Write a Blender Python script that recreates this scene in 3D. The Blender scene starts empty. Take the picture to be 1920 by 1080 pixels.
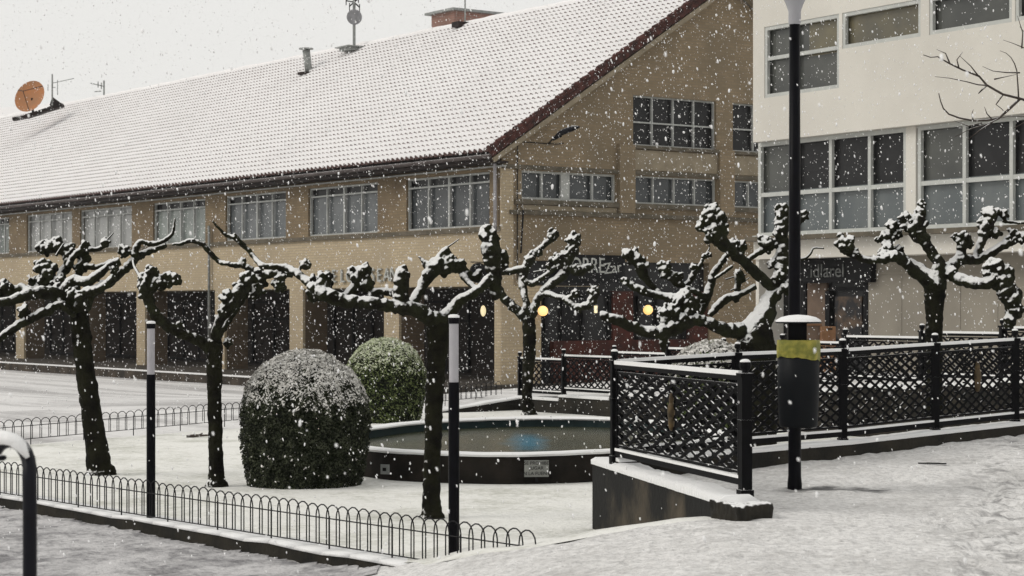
import bpy, bmesh, math, random
from math import radians as RAD, sin, cos, pi, sqrt
from mathutils import Vector, Matrix, noise
from mathutils.geometry import delaunay_2d_cdt
random.seed(7)
sc = bpy.context.scene
COL = sc.collection

# ------------------------------------------------------------------ camera, sky, sun, exposure
F = 3773.0                      # focal length in pixels of a 1920 px wide picture
cam_d = bpy.data.cameras.new("camera"); cam = bpy.data.objects.new("camera", cam_d); COL.objects.link(cam)
cam.location = (0, 0, 1.6); cam.rotation_euler = (RAD(90), 0, 0)
cam_d.sensor_width = 36; cam_d.lens = F / 1920 * 36; cam_d.shift_y = 35 / 1920
cam_d.clip_start = 0.1; cam_d.clip_end = 3000
sc.camera = cam
cam_d.dof.use_dof = True; cam_d.dof.focus_distance = 24; cam_d.dof.aperture_fstop = 6.0
SUN_AZ, SUN_EL = RAD(-100), RAD(40)          # azimuth from +Y towards +X (soft light comes from the left)
world = bpy.data.worlds.new("World"); sc.world = world; world.use_nodes = True
wn, wl = world.node_tree.nodes, world.node_tree.links
wn.clear()
w_out = wn.new('ShaderNodeOutputWorld'); w_bg = wn.new('ShaderNodeBackground'); w_sky = wn.new('ShaderNodeTexSky')
w_sky.sky_type = 'NISHITA'; w_sky.sun_disc = False; w_sky.sun_elevation = SUN_EL; w_sky.sun_rotation = SUN_AZ
w_sky.air_density = 1.5; w_sky.dust_density = 4
w_s = wn.new('ShaderNodeVectorMath'); w_s.operation = 'SCALE'; w_s.inputs['Scale'].default_value = 0.08
w_mix = wn.new('ShaderNodeMix'); w_mix.data_type = 'RGBA'; w_mix.inputs[0].default_value = 0.93
w_mix.inputs[7].default_value = (0.88, 0.87, 0.845, 1)
wl.new(w_sky.outputs[0], w_s.inputs[0]); wl.new(w_s.outputs[0], w_mix.inputs[6]); wl.new(w_mix.outputs[2], w_bg.inputs[0])
w_bg.inputs[1].default_value = 1.0
wl.new(w_bg.outputs[0], w_out.inputs[0])
sun_d = bpy.data.lights.new("sun", 'SUN'); sun = bpy.data.objects.new("sun", sun_d); COL.objects.link(sun)
sun_d.energy = 1.1; sun_d.angle = RAD(25); sun_d.color = (1, .96, .9)
_sd = Vector((sin(SUN_AZ) * cos(SUN_EL), cos(SUN_AZ) * cos(SUN_EL), sin(SUN_EL)))
sun.rotation_euler = _sd.to_track_quat('Z', 'Y').to_euler()
sc.view_settings.view_transform = 'Standard'; sc.view_settings.look = 'None'
sc.view_settings.exposure = 0.0; sc.view_settings.gamma = 1.0; sc.view_settings.use_curve_mapping = False

# ------------------------------------------------------------------ measuring: from a photo pixel and a depth to metres
def P(px, py, Y):
    return Vector(((px - 960) / F * Y, Y, 1.6 - (py - 575) / F * Y))
A = Vector((-.5834, .8122, 0)); B = Vector((.8122, .5834, 0)); C0 = Vector((-.345, 65, 0)); UZ = Vector((0, 0, 1))
def on_plane(px, py, O, N):           # ray through a pixel onto the vertical plane through O with normal N
    d = Vector(((px - 960) / F, 1, -(py - 575) / F)); c = Vector((0, 0, 1.6))
    return c + d * ((O - c).dot(N) / d.dot(N))
class Plane:
    def __init__(s, O, U, out): s.O, s.U, s.N = O, U, out
    def at(s, u, z, w=0): return s.O + s.U * u + s.N * w + UZ * z
    def px(s, px, py, w=0):
        p = on_plane(px, py, s.O + s.N * w, s.N); return (p - s.O).dot(s.U), p.z
L = Plane(C0, A, -B)                  # long facade: u grows away to the left
R = Plane(C0, B, -A)                  # gable wall: u grows to the right
W0 = Vector((5.99, 50, 0)); WU = Vector((.5383, -.8428, 0)); WN = Vector((-.8428, -.5383, 0)); WB = Plane(W0, WU, WN)   # pale building facade: u grows to the right

# ------------------------------------------------------------------ materials
def nmat(name):
    m = bpy.data.materials.new(name); m.use_nodes = True
    nt = m.node_tree; return m, nt, nt.nodes['Principled BSDF']
def nd(nt, t, **k):
    n = nt.nodes.new(t)
    for a, v in k.items(): setattr(n, a, v)
    return n
def noise_n(nt, scale, detail=4, rough=.55, vec=None):
    n = nd(nt, 'ShaderNodeTexNoise'); n.inputs['Scale'].default_value = scale
    n.inputs['Detail'].default_value = detail; n.inputs['Roughness'].default_value = rough
    if vec is None:
        g = nd(nt, 'ShaderNodeNewGeometry'); vec = g.outputs['Position']
    nt.links.new(vec, n.inputs['Vector']); return n
def ramp(nt, src, stops):
    r = nd(nt, 'ShaderNodeValToRGB'); nt.links.new(src, r.inputs[0])
    e = r.color_ramp.elements
    e[0].position, e[0].color = stops[0][0], tuple(stops[0][1]) + (1,) if len(stops[0][1]) == 3 else stops[0][1]
    e[1].position, e[1].color = stops[-1][0], tuple(stops[-1][1]) + (1,)
    for p, c in stops[1:-1]:
        q = e.new(p); q.color = tuple(c) + (1,)
    return r.outputs[0]
def mixc(nt, fac, a, b):
    m = nd(nt, 'ShaderNodeMix', data_type='RGBA')
    for i, v in ((0, fac), (6, a), (7, b)):
        if hasattr(v, 'links'): nt.links.new(v, m.inputs[i])
        elif i == 0: m.inputs[0].default_value = v
        else: m.inputs[i].default_value = tuple(v) + (1,)
    return m.outputs[2]
def mathn(nt, op, a, b=None, clamp=False):
    m = nd(nt, 'ShaderNodeMath', operation=op, use_clamp=clamp)
    for i, v in enumerate((a, b)):
        if v is None: continue
        if hasattr(v, 'links'): nt.links.new(v, m.inputs[i])
        else: m.inputs[i].default_value = v
    return m.outputs[0]
def bump(nt, bs, h, strength=.4, dist=.02):
    b = nd(nt, 'ShaderNodeBump'); b.inputs['Strength'].default_value = strength; b.inputs['Distance'].default_value = dist
    nt.links.new(h, b.inputs['Height']); nt.links.new(b.outputs[0], bs.inputs['Normal'])
SNOW = (.80, .80, .795)
def snow_mask(nt, lo, hi, scale=18, amt=.5, wind=False):
    g = nd(nt, 'ShaderNodeNewGeometry'); s = nd(nt, 'ShaderNodeVectorMath', operation='DOT_PRODUCT'); nt.links.new(g.outputs['Normal'], s.inputs[0])
    s.inputs[1].default_value = Vector((-.50, -.28, .82)).normalized() if wind else (0, 0, 1)   # snow driven by wind from the left
    n = noise_n(nt, scale, 3)
    v = mathn(nt, 'ADD', s.outputs['Value'], mathn(nt, 'MULTIPLY', mathn(nt, 'SUBTRACT', n.outputs[0], .5), amt))
    mr = nd(nt, 'ShaderNodeMapRange'); mr.inputs[1].default_value = lo; mr.inputs[2].default_value = hi
    nt.links.new(v, mr.inputs[0]); return mr.outputs[0]
def mat(name, col, rough=.7, col2=None, nscale=6, metal=0, snow=None, bmp=0, bscale=40, spec=.2, nlo=.35, nhi=.65):
    m, nt, bs = nmat(name)
    bs.inputs['Roughness'].default_value = rough; bs.inputs['Metallic'].default_value = metal
    bs.inputs['Specular IOR Level'].default_value = spec
    c = None
    n = noise_n(nt, nscale)
    c2 = col2 or tuple(x * .75 for x in col)
    c = ramp(nt, n.outputs[0], [(nlo, col), (nhi, c2)])
    if snow:
        c = mixc(nt, snow_mask(nt, snow[0], snow[1], snow[2] if len(snow) > 2 else 18, snow[3] if len(snow) > 3 else .5, len(snow) > 4), c, (.79, .79, .78) if len(snow) > 4 else SNOW)
    nt.links.new(c, bs.inputs['Base Color'])
    if bmp: bump(nt, bs, noise_n(nt, bscale).outputs[0], bmp)
    return m
M = {}
def snow_material(name, col=SNOW, dirt=None, dlo=.45, dhi=.75, dscale=.6, dist=.03, fine=35, strength=.6):
    m, nt, bs = nmat(name); bs.inputs['Roughness'].default_value = .8; bs.inputs['Specular IOR Level'].default_value = .2
    if dirt:
        n1 = noise_n(nt, dscale, 6, .6); n2 = noise_n(nt, 9, 5, .65)
        f = mathn(nt, 'ADD', mathn(nt, 'MULTIPLY', n1.outputs[0], .6), mathn(nt, 'MULTIPLY', n2.outputs[0], .4))
        c = ramp(nt, f, [(dlo, col), (dhi, dirt)]); nt.links.new(c, bs.inputs['Base Color'])
    else: bs.inputs['Base Color'].default_value = tuple(col) + (1,)
    a = noise_n(nt, fine, 4); b = noise_n(nt, 5, 4)
    h = mathn(nt, 'ADD', mathn(nt, 'MULTIPLY', a.outputs[0], .45), b.outputs[0])
    bump(nt, bs, h, strength, dist)
    return m
M['snow'] = snow_material('fresh_snow')
M['snow_pave'] = snow_material('trodden_snow', (.74, .73, .715), (.44, .43, .415), .46, .68, .7, .08, 16, 1.0)
def track_pave():
    m = M['snow_pave']; nt = m.node_tree; bs = nt.nodes['Principled BSDF']; src = bs.inputs['Base Color'].links[0].from_socket
    g = nd(nt, 'ShaderNodeNewGeometry'); sp = nd(nt, 'ShaderNodeSeparateXYZ'); nt.links.new(g.outputs['Position'], sp.inputs[0])
    # distance from the line people walk along
    e = mathn(nt, 'SUBTRACT', mathn(nt, 'SUBTRACT', sp.outputs[0], 2.85), mathn(nt, 'MULTIPLY', mathn(nt, 'SUBTRACT', sp.outputs[1], 12.0), .26))
    band = mathn(nt, 'SUBTRACT', 1.0, mathn(nt, 'MULTIPLY', mathn(nt, 'ABSOLUTE', e), 1.6), clamp=True)
    n = noise_n(nt, 4.5, 5, .7); v = mathn(nt, 'MULTIPLY', band, ramp(nt, n.outputs[0], [(.5, (0, 0, 0)), (.62, (1, 1, 1))]))
    n3 = noise_n(nt, 17, 5, .75); c = mixc(nt, mathn(nt, 'MULTIPLY', ramp(nt, n3.outputs[0], [(.46, (0, 0, 0)), (.60, (1, 1, 1))]), .55), src, (.40, .39, .38))
    c = mixc(nt, mathn(nt, 'MULTIPLY', v, .75), c, (.22, .215, .215)); # shadow of bin and lamp post, painted into the snow as a dark ellipse
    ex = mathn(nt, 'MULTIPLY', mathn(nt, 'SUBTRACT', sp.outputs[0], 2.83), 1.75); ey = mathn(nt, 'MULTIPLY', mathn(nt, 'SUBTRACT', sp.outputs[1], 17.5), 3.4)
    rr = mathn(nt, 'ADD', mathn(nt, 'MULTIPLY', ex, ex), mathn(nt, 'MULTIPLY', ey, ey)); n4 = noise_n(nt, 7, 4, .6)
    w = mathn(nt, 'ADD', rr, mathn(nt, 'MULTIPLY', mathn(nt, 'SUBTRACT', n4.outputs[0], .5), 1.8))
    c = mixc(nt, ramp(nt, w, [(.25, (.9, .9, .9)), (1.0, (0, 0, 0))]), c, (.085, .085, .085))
    nt.links.new(c, bs.inputs['Base Color'])
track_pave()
M['snow_slush'] = snow_material('grey_slush', (.52, .51, .51), (.20, .195, .20), .44, .60, 1.6, .05, 20, 1.0)
M['snow_lawn'] = snow_material('snow_over_grass', (.80, .795, .755), (.47, .47, .41), .49, .67, .8, .05, 26, .9)
M['snow_street'] = snow_material('driven_snow', (.66, .65, .64), (.42, .41, .40), .46, .66, .15, .03, 20, .5)
def street_tracks():
    m = M['snow_street']; nt = m.node_tree; bs = nt.nodes['Principled BSDF']
    g = nd(nt, 'ShaderNodeNewGeometry'); cb = nd(nt, 'ShaderNodeCombineXYZ')
    for i, (v, k) in enumerate(((A, .035), (B, .42))):
        d = nd(nt, 'ShaderNodeVectorMath', operation='DOT_PRODUCT'); nt.links.new(g.outputs['Position'], d.inputs[0]); d.inputs[1].default_value = v * k
        nt.links.new(d.outputs['Value'], cb.inputs[i])
    n = noise_n(nt, 1.6, 4, .6, cb.outputs[0]); n2 = noise_n(nt, 5, 5, .7)
    f = mathn(nt, 'ADD', mathn(nt, 'MULTIPLY', n.outputs[0], .75), mathn(nt, 'MULTIPLY', n2.outputs[0], .25))
    nt.links.new(ramp(nt, f, [(.46, (.69, .68, .67)), (.60, (.40, .39, .385))]), bs.inputs['Base Color'])
street_tracks()
M['snow_flake'] = mat('snow_flake', (.9, .9, .9), .9, (.85, .85, .85))
def brick_mat(name, c1, c2, mortar, stain, snow=False):
    m, nt, bs = nmat(name); bs.inputs['Roughness'].default_value = .85
    g = nd(nt, 'ShaderNodeNewGeometry')
    def dot(v, o='Position'):
        d = nd(nt, 'ShaderNodeVectorMath', operation='DOT_PRODUCT'); nt.links.new(g.outputs[o], d.inputs[0]); d.inputs[1].default_value = v
        return d.outputs['Value']
    sel = mathn(nt, 'GREATER_THAN', mathn(nt, 'ABSOLUTE', dot(A, 'Normal')), .7)
    ua, ub = dot(A), dot(B)
    mx = nd(nt, 'ShaderNodeMix', data_type='FLOAT'); nt.links.new(sel, mx.inputs[0]); nt.links.new(ua, mx.inputs[2]); nt.links.new(ub, mx.inputs[3])
    cb = nd(nt, 'ShaderNodeCombineXYZ'); nt.links.new(mx.outputs[0], cb.inputs[0])
    sp = nd(nt, 'ShaderNodeSeparateXYZ'); nt.links.new(g.outputs['Position'], sp.inputs[0]); nt.links.new(sp.outputs[2], cb.inputs[1])
    br = nd(nt, 'ShaderNodeTexBrick'); nt.links.new(cb.outputs[0], br.inputs['Vector'])
    br.inputs['Color1'].default_value = c1 + (1,); br.inputs['Color2'].default_value = c2 + (1,); br.inputs['Mortar'].default_value = mortar + (1,)
    br.inputs['Scale'].default_value = 1; br.inputs['Brick Width'].default_value = .3; br.inputs['Row Height'].default_value = .10
    br.inputs['Mortar Size'].default_value = .012; br.inputs['Mortar Smooth'].default_value = .3
    n = noise_n(nt, .55, 5, .6)
    c = mixc(nt, ramp(nt, n.outputs[0], [(.42, (0, 0, 0)), (.7, (1, 1, 1))]), br.outputs['Color'], stain)
    n2 = noise_n(nt, 3.0, 3, .6)
    c = mixc(nt, mathn(nt, 'MULTIPLY', n2.outputs[0], .25), c, tuple(x * .6 for x in c1))
    nt.links.new(c, bs.inputs['Base Color']); bump(nt, bs, br.outputs['Fac'], -.3, .01)
    return m
M['brick'] = brick_mat('buff_brick', (.49, .395, .26), (.42, .335, .215), (.30, .255, .185), (.35, .285, .195))
M['brick_gable'] = brick_mat('shade_side_brick', (.285, .215, .132), (.225, .168, .10), (.20, .165, .115), (.175, .138, .088))  # darker, browner facade brick: shade of the side away from the sun, in colour
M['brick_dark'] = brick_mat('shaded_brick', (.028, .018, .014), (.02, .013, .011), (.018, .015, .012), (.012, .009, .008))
M['brick_pier_side'] = brick_mat('shaded_pier_brick', (.15, .105, .065), (.12, .085, .05), (.10, .08, .055), (.09, .065, .04))  # dimmed copy of the buff brick; shade on the pier sides is painted in
M['brick_upper'] = brick_mat('brown_upper_brick', (.24, .175, .10), (.18, .132, .075), (.15, .12, .078), (.12, .085, .05))
M['brick_red'] = brick_mat('red_brick', (.33, .16, .12), (.27, .13, .10), (.30, .26, .23), (.22, .13, .10))
M['concrete'] = mat('concrete', (.30, .255, .185), .85, (.22, .185, .13), 2, bmp=.2)
M['terracotta'] = mat('terracotta', (.095, .036, .030), .8, (.035, .02, .018), 5)
M['tile_end'] = mat('tile_end', (.13, .08, .075), .8, (.09, .055, .05), 5)
M['eave'] = mat('eave_brown', (.026, .016, .014), .6, (.012, .009, .009), 3)
M['gutter'] = mat('gutter_zinc', (.085, .07, .068), .5, (.05, .038, .036), 2, snow=(.8, .97, 9, .6))
M['bin_shadow'] = mat('bin_shadow_ground', (.20, .20, .20), .6, (.42, .415, .41), 6, nlo=.4, nhi=.6)  # tone for the painted shadow at the bin, left unused
M['dark_metal'] = mat('dark_metal', (.012, .012, .013), .5, (.007, .007, .008), 8, spec=.12)
M['iron_bare'] = mat('bare_black_iron', (.0045, .0045, .0055), .6, (.003, .003, .0035), 12, spec=.05, snow=(.9, 1.0, 30, .75))
M['iron_lattice'] = mat('black_lattice', (.0045, .0045, .0055), .6, (.003, .003, .0035), 12, snow=(.86, .98, 9, .5), spec=.05)
M['iron'] = mat('black_iron', (.0045, .0045, .0055), .5, (.003, .003, .0035), 12, snow=(.84, .98, 30, .3), spec=.06)
M['rail'] = mat('blue_black_paint', (.006, .006, .010), .4, (.004, .004, .007), 12, snow=(.7, .95, 25, .4), spec=.14)
M['pole'] = mat('black_pole', (.003, .003, .005), .4, (.002, .002, .003), 10, spec=.07)
M['pole_white'] = mat('grey_white_paint', (.42, .41, .43), .5, (.36, .35, .37), 6)
M['frame_grey'] = mat('window_frame_grey', (.42, .43, .41), .5, (.34, .35, .34), 4)
M['frame_pale'] = mat('window_frame_pale', (.50, .51, .48), .45, (.44, .45, .43), 4)
M['glass'] = mat('window_glass', (.018, .022, .026), .06, (.03, .034, .036), .8, spec=.5)
M['interior'] = mat('dark_room', (.012, .012, .013), .9, (.005, .005, .006), 1.5)
M['blind'] = mat('grey_blind', (.33, .335, .325), .7, (.27, .275, .27), 1.5)
M['blind_mid'] = mat('blue_grey_curtain', (.12, .13, .135), .6, (.07, .08, .085), 1.2)
M['blind_dark'] = mat('dim_curtain', (.055, .062, .066), .5, (.025, .03, .034), 1.2)
M['blind_green'] = mat('pale_green_curtain', (.25, .28, .26), .6, (.16, .18, .17), 2)
M['ochre_reflection'] = mat('ochre_reflection_pane', (.17, .145, .08), .35, (.09, .083, .06), .9)  # ochre reflection on the glass, painted as the pane's colour
M['grey_glass'] = mat('grey_window', (.075, .078, .07), .35, (.045, .048, .045), .9)
M['frosted'] = mat('frosted_window', (.125, .14, .14), .4, (.085, .10, .105), .9)
M['render'] = mat('cream_render', (.66, .635, .575), .85, (.585, .56, .505), .35, bmp=.1)
M['render_low'] = mat('beige_panel', (.29, .265, .22), .85, (.235, .215, .18), .8, bmp=.1)
M['wall_dark'] = mat('mossy_concrete', (.012, .0115, .010), .85, (.030, .026, .019), 2.5, snow=(.72, .93, 14, .7), bmp=.5, bscale=20)
M['wall_stain'] = mat('stained_concrete', (.012, .012, .011), .85, (.085, .07, .05), 1.6, snow=(.75, .95, 20, .4), bmp=.4, bscale=18, nlo=.5, nhi=.72)
M['paving'] = mat('arcade_paving', (.07, .06, .05), .8, (.045, .04, .034), 1.5)
M['stone_kerb'] = mat('stone_kerb', (.075, .06, .045), .85, (.028, .024, .02), 1.8, bmp=.3, bscale=9)
M['door_pane'] = mat('door_reflections', (.02, .02, .022), .3, (.11, .075, .05), 2.2, nlo=.45, nhi=.6)
M['pond_wall'] = mat('pond_wall', (.011, .0095, .008), .75, (.022, .018, .014), 3, bmp=.2, spec=.1)
M['bark'] = mat('plane_bark', (.010, .009, .0065), .9, (.022, .024, .012), 7, snow=(.44, .66, 15, .6, 1), bmp=.9, bscale=45, spec=.08)
M['bark_trunk'] = mat('plane_trunk_bark', (.006, .0055, .0045), .9, (.017, .017, .009), 5, snow=(.74, .92, 24, .95, 1), bmp=1.0, bscale=38, spec=.06)
M['twig'] = mat('twig_bark', (.05, .04, .035), .9, (.08, .065, .055), 9, snow=(.72, .92, 12, .5))
M['leaf'] = mat('bush_leaf', (.006, .008, .004), .6, (.016, .021, .009), 9, spec=.1)
M['leaf_bright'] = mat('bush_leaf_bright', (.055, .08, .025), .6, (.15, .18, .07), 9, spec=.1)
M['leaf_mid'] = mat('bush_leaf_mid', (.022, .027, .014), .6, (.065, .072, .045), 9, spec=.1)
M['frost'] = mat('frosted_leaf', (.80, .785, .75), .8, (.50, .485, .45), 14)
M['frost_green'] = mat('frosted_green_leaf', (.72, .73, .60), .8, (.34, .40, .22), 14)
M['leaf_core'] = mat('bush_core', (.005, .007, .004), .9, (.009, .011, .006), 9, spec=.05)
M['bin'] = mat('bin_plastic', (.0045, .0055, .007), .5, (.006, .007, .0085), 5, spec=.10)
M['bag'] = mat('yellow_bag', (.15, .155, .03), .4, (.34, .30, .06), 9, nlo=.4, nhi=.62)
M['sign_black'] = mat('black_signboard', (.006, .006, .007), .5, (.012, .012, .013), 3, spec=.1)
M['letter'] = mat('white_lettering', (.45, .46, .43), .6, (.36, .37, .35), 5)
M['letter_dim'] = mat('faded_lettering', (.16, .165, .16), .6, (.09, .095, .09), 5)
M['letter_black'] = mat('black_print', (.008, .008, .008), .6)
M['plate'] = mat('white_plate', (.27, .275, .25), .5, (.22, .225, .21), 6)
M['redwood'] = mat('red_painted_wood', (.075, .020, .013), .7, (.035, .012, .009), 3)
M['plywood'] = mat('plywood', (.25, .135, .07), .8, (.18, .095, .05), 4)
M['woodpanel'] = mat('brown_panel', (.16, .115, .085), .7, (.10, .072, .055), 2)
M['gold'] = mat('dull_gold', (.11, .075, .035), .5, (.04, .03, .018), 14)
M['steel'] = mat('weathered_steel', (.30, .31, .30), .5, (.2, .21, .2), 5)
M['dish'] = mat('orange_dish', (.42, .18, .075), .7, (.32, .17, .09), 1.5)
M['dish_grey'] = mat('grey_dish', (.25, .25, .26), .6)
M['bottom'] = mat('pond_paint', (.012, .028, .030), .6)
def water_mat():
    m, nt, bs = nmat('pond_water'); bs.inputs['Roughness'].default_value = .2; bs.inputs['Specular IOR Level'].default_value = .05
    g = nd(nt, 'ShaderNodeNewGeometry'); n = noise_n(nt, .9, 4)
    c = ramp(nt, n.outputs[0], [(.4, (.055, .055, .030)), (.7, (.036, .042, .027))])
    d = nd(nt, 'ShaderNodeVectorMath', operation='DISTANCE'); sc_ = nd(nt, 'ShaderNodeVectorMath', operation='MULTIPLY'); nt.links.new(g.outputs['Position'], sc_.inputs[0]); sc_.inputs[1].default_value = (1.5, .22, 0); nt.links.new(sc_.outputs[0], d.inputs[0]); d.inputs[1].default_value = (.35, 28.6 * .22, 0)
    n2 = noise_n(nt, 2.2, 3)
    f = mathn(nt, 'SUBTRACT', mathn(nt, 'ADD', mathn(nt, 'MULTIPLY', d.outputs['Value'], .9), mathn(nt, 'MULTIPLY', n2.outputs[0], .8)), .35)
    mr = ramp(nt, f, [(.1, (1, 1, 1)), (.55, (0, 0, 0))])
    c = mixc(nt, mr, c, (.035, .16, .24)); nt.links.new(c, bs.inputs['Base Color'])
    bump(nt, bs, noise_n(nt, 6).outputs[0], .25, .02); return m
M['water'] = water_mat()
def lamp_mat(name, col, s):
    m, nt, bs = nmat(name); bs.inputs['Emission Color'].default_value = col + (1,); bs.inputs['Emission Strength'].default_value = s
    bs.inputs['Base Color'].default_value = (.8, .7, .5, 1); return m
M['lamp_lit'] = lamp_mat('lit_globe', (1, .56, .13), 1.12)
M['lamp_pale'] = lamp_mat('lit_pale', (1, .85, .5), .9)
M['lamp_green'] = lamp_mat('lit_green', (.2, .9, .25), .7)
M['lamp_glass'] = mat('opal_lamp_glass', (.36, .36, .38), .25, (.33, .33, .35), 3)

# ------------------------------------------------------------------ mesh helpers
def wloc(o):
    v = Vector((0, 0, 0))
    while o: v += o.location; o = o.parent
    return v
class MB:
    def __init__(s): s.v, s.f, s.m = [], [], []
    def add(s, vs, fs, mi=0):
        b = len(s.v); s.v += [Vector(v) for v in vs]
        s.f += [tuple(i + b for i in f) for f in fs]; s.m += [mi] * len(fs); return s
    def quad(s, a, b, c, d, mi=0): return s.add([a, b, c, d], [(0, 1, 2, 3)], mi)
    def hexa(s, p, mi=0):   # 8 points: bottom 4 then top 4
        return s.add(p, [(0, 3, 2, 1), (4, 5, 6, 7), (0, 1, 5, 4), (1, 2, 6, 5), (2, 3, 7, 6), (3, 0, 4, 7)], mi)
    def box(s, c, sx, sy, sz, rz=0, mi=0):      # c: centre of the base
        c = Vector(c); ux = Vector((cos(rz), sin(rz), 0)) * sx / 2; uy = Vector((-sin(rz), cos(rz), 0)) * sy / 2; uz = UZ * sz
        b = [c - ux - uy, c + ux - uy, c + ux + uy, c - ux + uy]
        return s.hexa(b + [q + uz for q in b], mi)
    def pbox(s, pl, u0, u1, z0, z1, w0, w1, mi=0):
        b = [pl.at(u0, z0, w0), pl.at(u1, z0, w0), pl.at(u1, z0, w1), pl.at(u0, z0, w1)]
        t = [pl.at(u0, z1, w0), pl.at(u1, z1, w0), pl.at(u1, z1, w1), pl.at(u0, z1, w1)]
        return s.hexa(b + t, mi)
    def beam(s, a, b, wd, ht, mi=0, up=UZ):      # rectangular bar from a to b
        a, b = Vector(a), Vector(b); d = (b - a).normalized(); sd = d.cross(up)
        if sd.length < 1e-4: sd = Vector((1, 0, 0))
        sd.normalize(); u2 = sd.cross(d).normalized(); sd *= wd / 2; u2 *= ht / 2
        p = [a - sd - u2, a + sd - u2, a + sd + u2, a - sd + u2]; q = [x + (b - a) for x in p]
        return s.add(p + q, [(0, 1, 2, 3), (4, 7, 6, 5), (0, 4, 5, 1), (1, 5, 6, 2), (2, 6, 7, 3), (3, 7, 4, 0)], mi)
    def tube(s, pts, rad, n=8, mi=0, cap=True, jit=0):
        pts = [Vector(p) for p in pts]
        if not hasattr(rad, '__len__'): rad = [rad] * len(pts)
        b = len(s.v); prev = None
        for i, p in enumerate(pts):
            d = (pts[min(i + 1, len(pts) - 1)] - pts[max(i - 1, 0)]).normalized()
            if prev is None:
                x = d.orthogonal().normalized()
            else:
                x = (prev - d * prev.dot(d)).normalized()
            prev = x; y = d.cross(x)
            for k in range(n):
                a = 2 * pi * k / n; r = rad[i] * (1 + (random.uniform(-jit, jit) if jit else 0))
                s.v.append(p + (x * cos(a) + y * sin(a)) * r)
        for i in range(len(pts) - 1):
            for k in range(n):
                s.f.append((b + i * n + k, b + i * n + (k + 1) % n, b + (i + 1) * n + (k + 1) % n, b + (i + 1) * n + k)); s.m.append(mi)
        if cap:
            s.f.append(tuple(b + k for k in range(n))[::-1]); s.m.append(mi)
            e = b + (len(pts) - 1) * n; s.f.append(tuple(e + k for k in range(n))); s.m.append(mi)
        return s
    def ball(s, c, r, seg=10, rings=6, mi=0, sq=(1, 1, 1), jit=0):
        c = Vector(c); vs = [c + Vector((0, 0, r * sq[2]))]; fs = []
        for i in range(1, rings):
            th = pi * i / rings
            for k in range(seg):
                a = 2 * pi * k / seg; j = 1 + (random.uniform(-jit, jit) if jit else 0)
                vs.append(c + Vector((sin(th) * cos(a) * sq[0], sin(th) * sin(a) * sq[1], cos(th) * sq[2])) * r * j)
        vs.append(c - Vector((0, 0, r * sq[2])))
        for k in range(seg): fs.append((0, 1 + k, 1 + (k + 1) % seg))
        for i in range(rings - 2):
            for k in range(seg):
                a, b2 = 1 + i * seg + k, 1 + i * seg + (k + 1) % seg; fs.append((a, a + seg, b2 + seg, b2))
        e = len(vs) - 1; o = 1 + (rings - 2) * seg
        for k in range(seg): fs.append((e, o + (k + 1) % seg, o + k))
        return s.add(vs, fs, mi)
    def lathe(s, c, prof, n=24, mi=0):          # prof: list of (r, z)
        c = Vector(c); b = len(s.v)
        for r, z in prof:
            for k in range(n):
                a = 2 * pi * k / n; s.v.append(c + Vector((r * cos(a), r * sin(a), z)))
        for i in range(len(prof) - 1):
            for k in range(n):
                s.f.append((b + i * n + k, b + i * n + (k + 1) % n, b + (i + 1) * n + (k + 1) % n, b + (i + 1) * n + k)); s.m.append(mi)
        return s
    def build(s, name, mats, parent=None, smooth=False, recalc=True):
        if not isinstance(mats, (list, tuple)): mats = [mats]
        me = bpy.data.meshes.new(name); o = bpy.data.objects.new(name, me); COL.objects.link(o)
        off = Vector((0, 0, 0))
        if parent is not None: o.parent = parent; off = wloc(parent)
        me.from_pydata([tuple(v - off) for v in s.v], [], s.f)
        for m in mats: me.materials.append(M[m] if isinstance(m, str) else m)
        me.polygons.foreach_set('material_index', s.m)
        if recalc:
            bm = bmesh.new(); bm.from_mesh(me); bmesh.ops.recalc_face_normals(bm, faces=bm.faces); bm.to_mesh(me); bm.free()
        if smooth: me.polygons.foreach_set('use_smooth', [True] * len(me.polygons))
        me.update(); return o
def tag(o, label=None, cat=None, group=None, kind=None):
    if label: o['label'] = label
    if cat: o['category'] = cat
    if group: o['group'] = group
    if kind: o['kind'] = kind
    return o
def thing(name, loc, label, cat, group=None):
    o = bpy.data.objects.new(name, None); COL.objects.link(o); o.location = loc; o.empty_display_size = .1
    return tag(o, label, cat, group)
def remesh(o, vox, disp=0, dscale=.1, smooth=True):
    m = o.modifiers.new('fuse', 'REMESH'); m.mode = 'VOXEL'; m.voxel_size = vox; m.use_smooth_shade = True
    if disp:
        t = bpy.data.textures.get('rough%g' % dscale) or bpy.data.textures.new('rough%g' % dscale, 'CLOUDS'); t.noise_scale = dscale
        d = o.modifiers.new('rough', 'DISPLACE'); d.texture = t; d.strength = disp; d.mid_level = .5; d.texture_coords = 'LOCAL'
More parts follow.
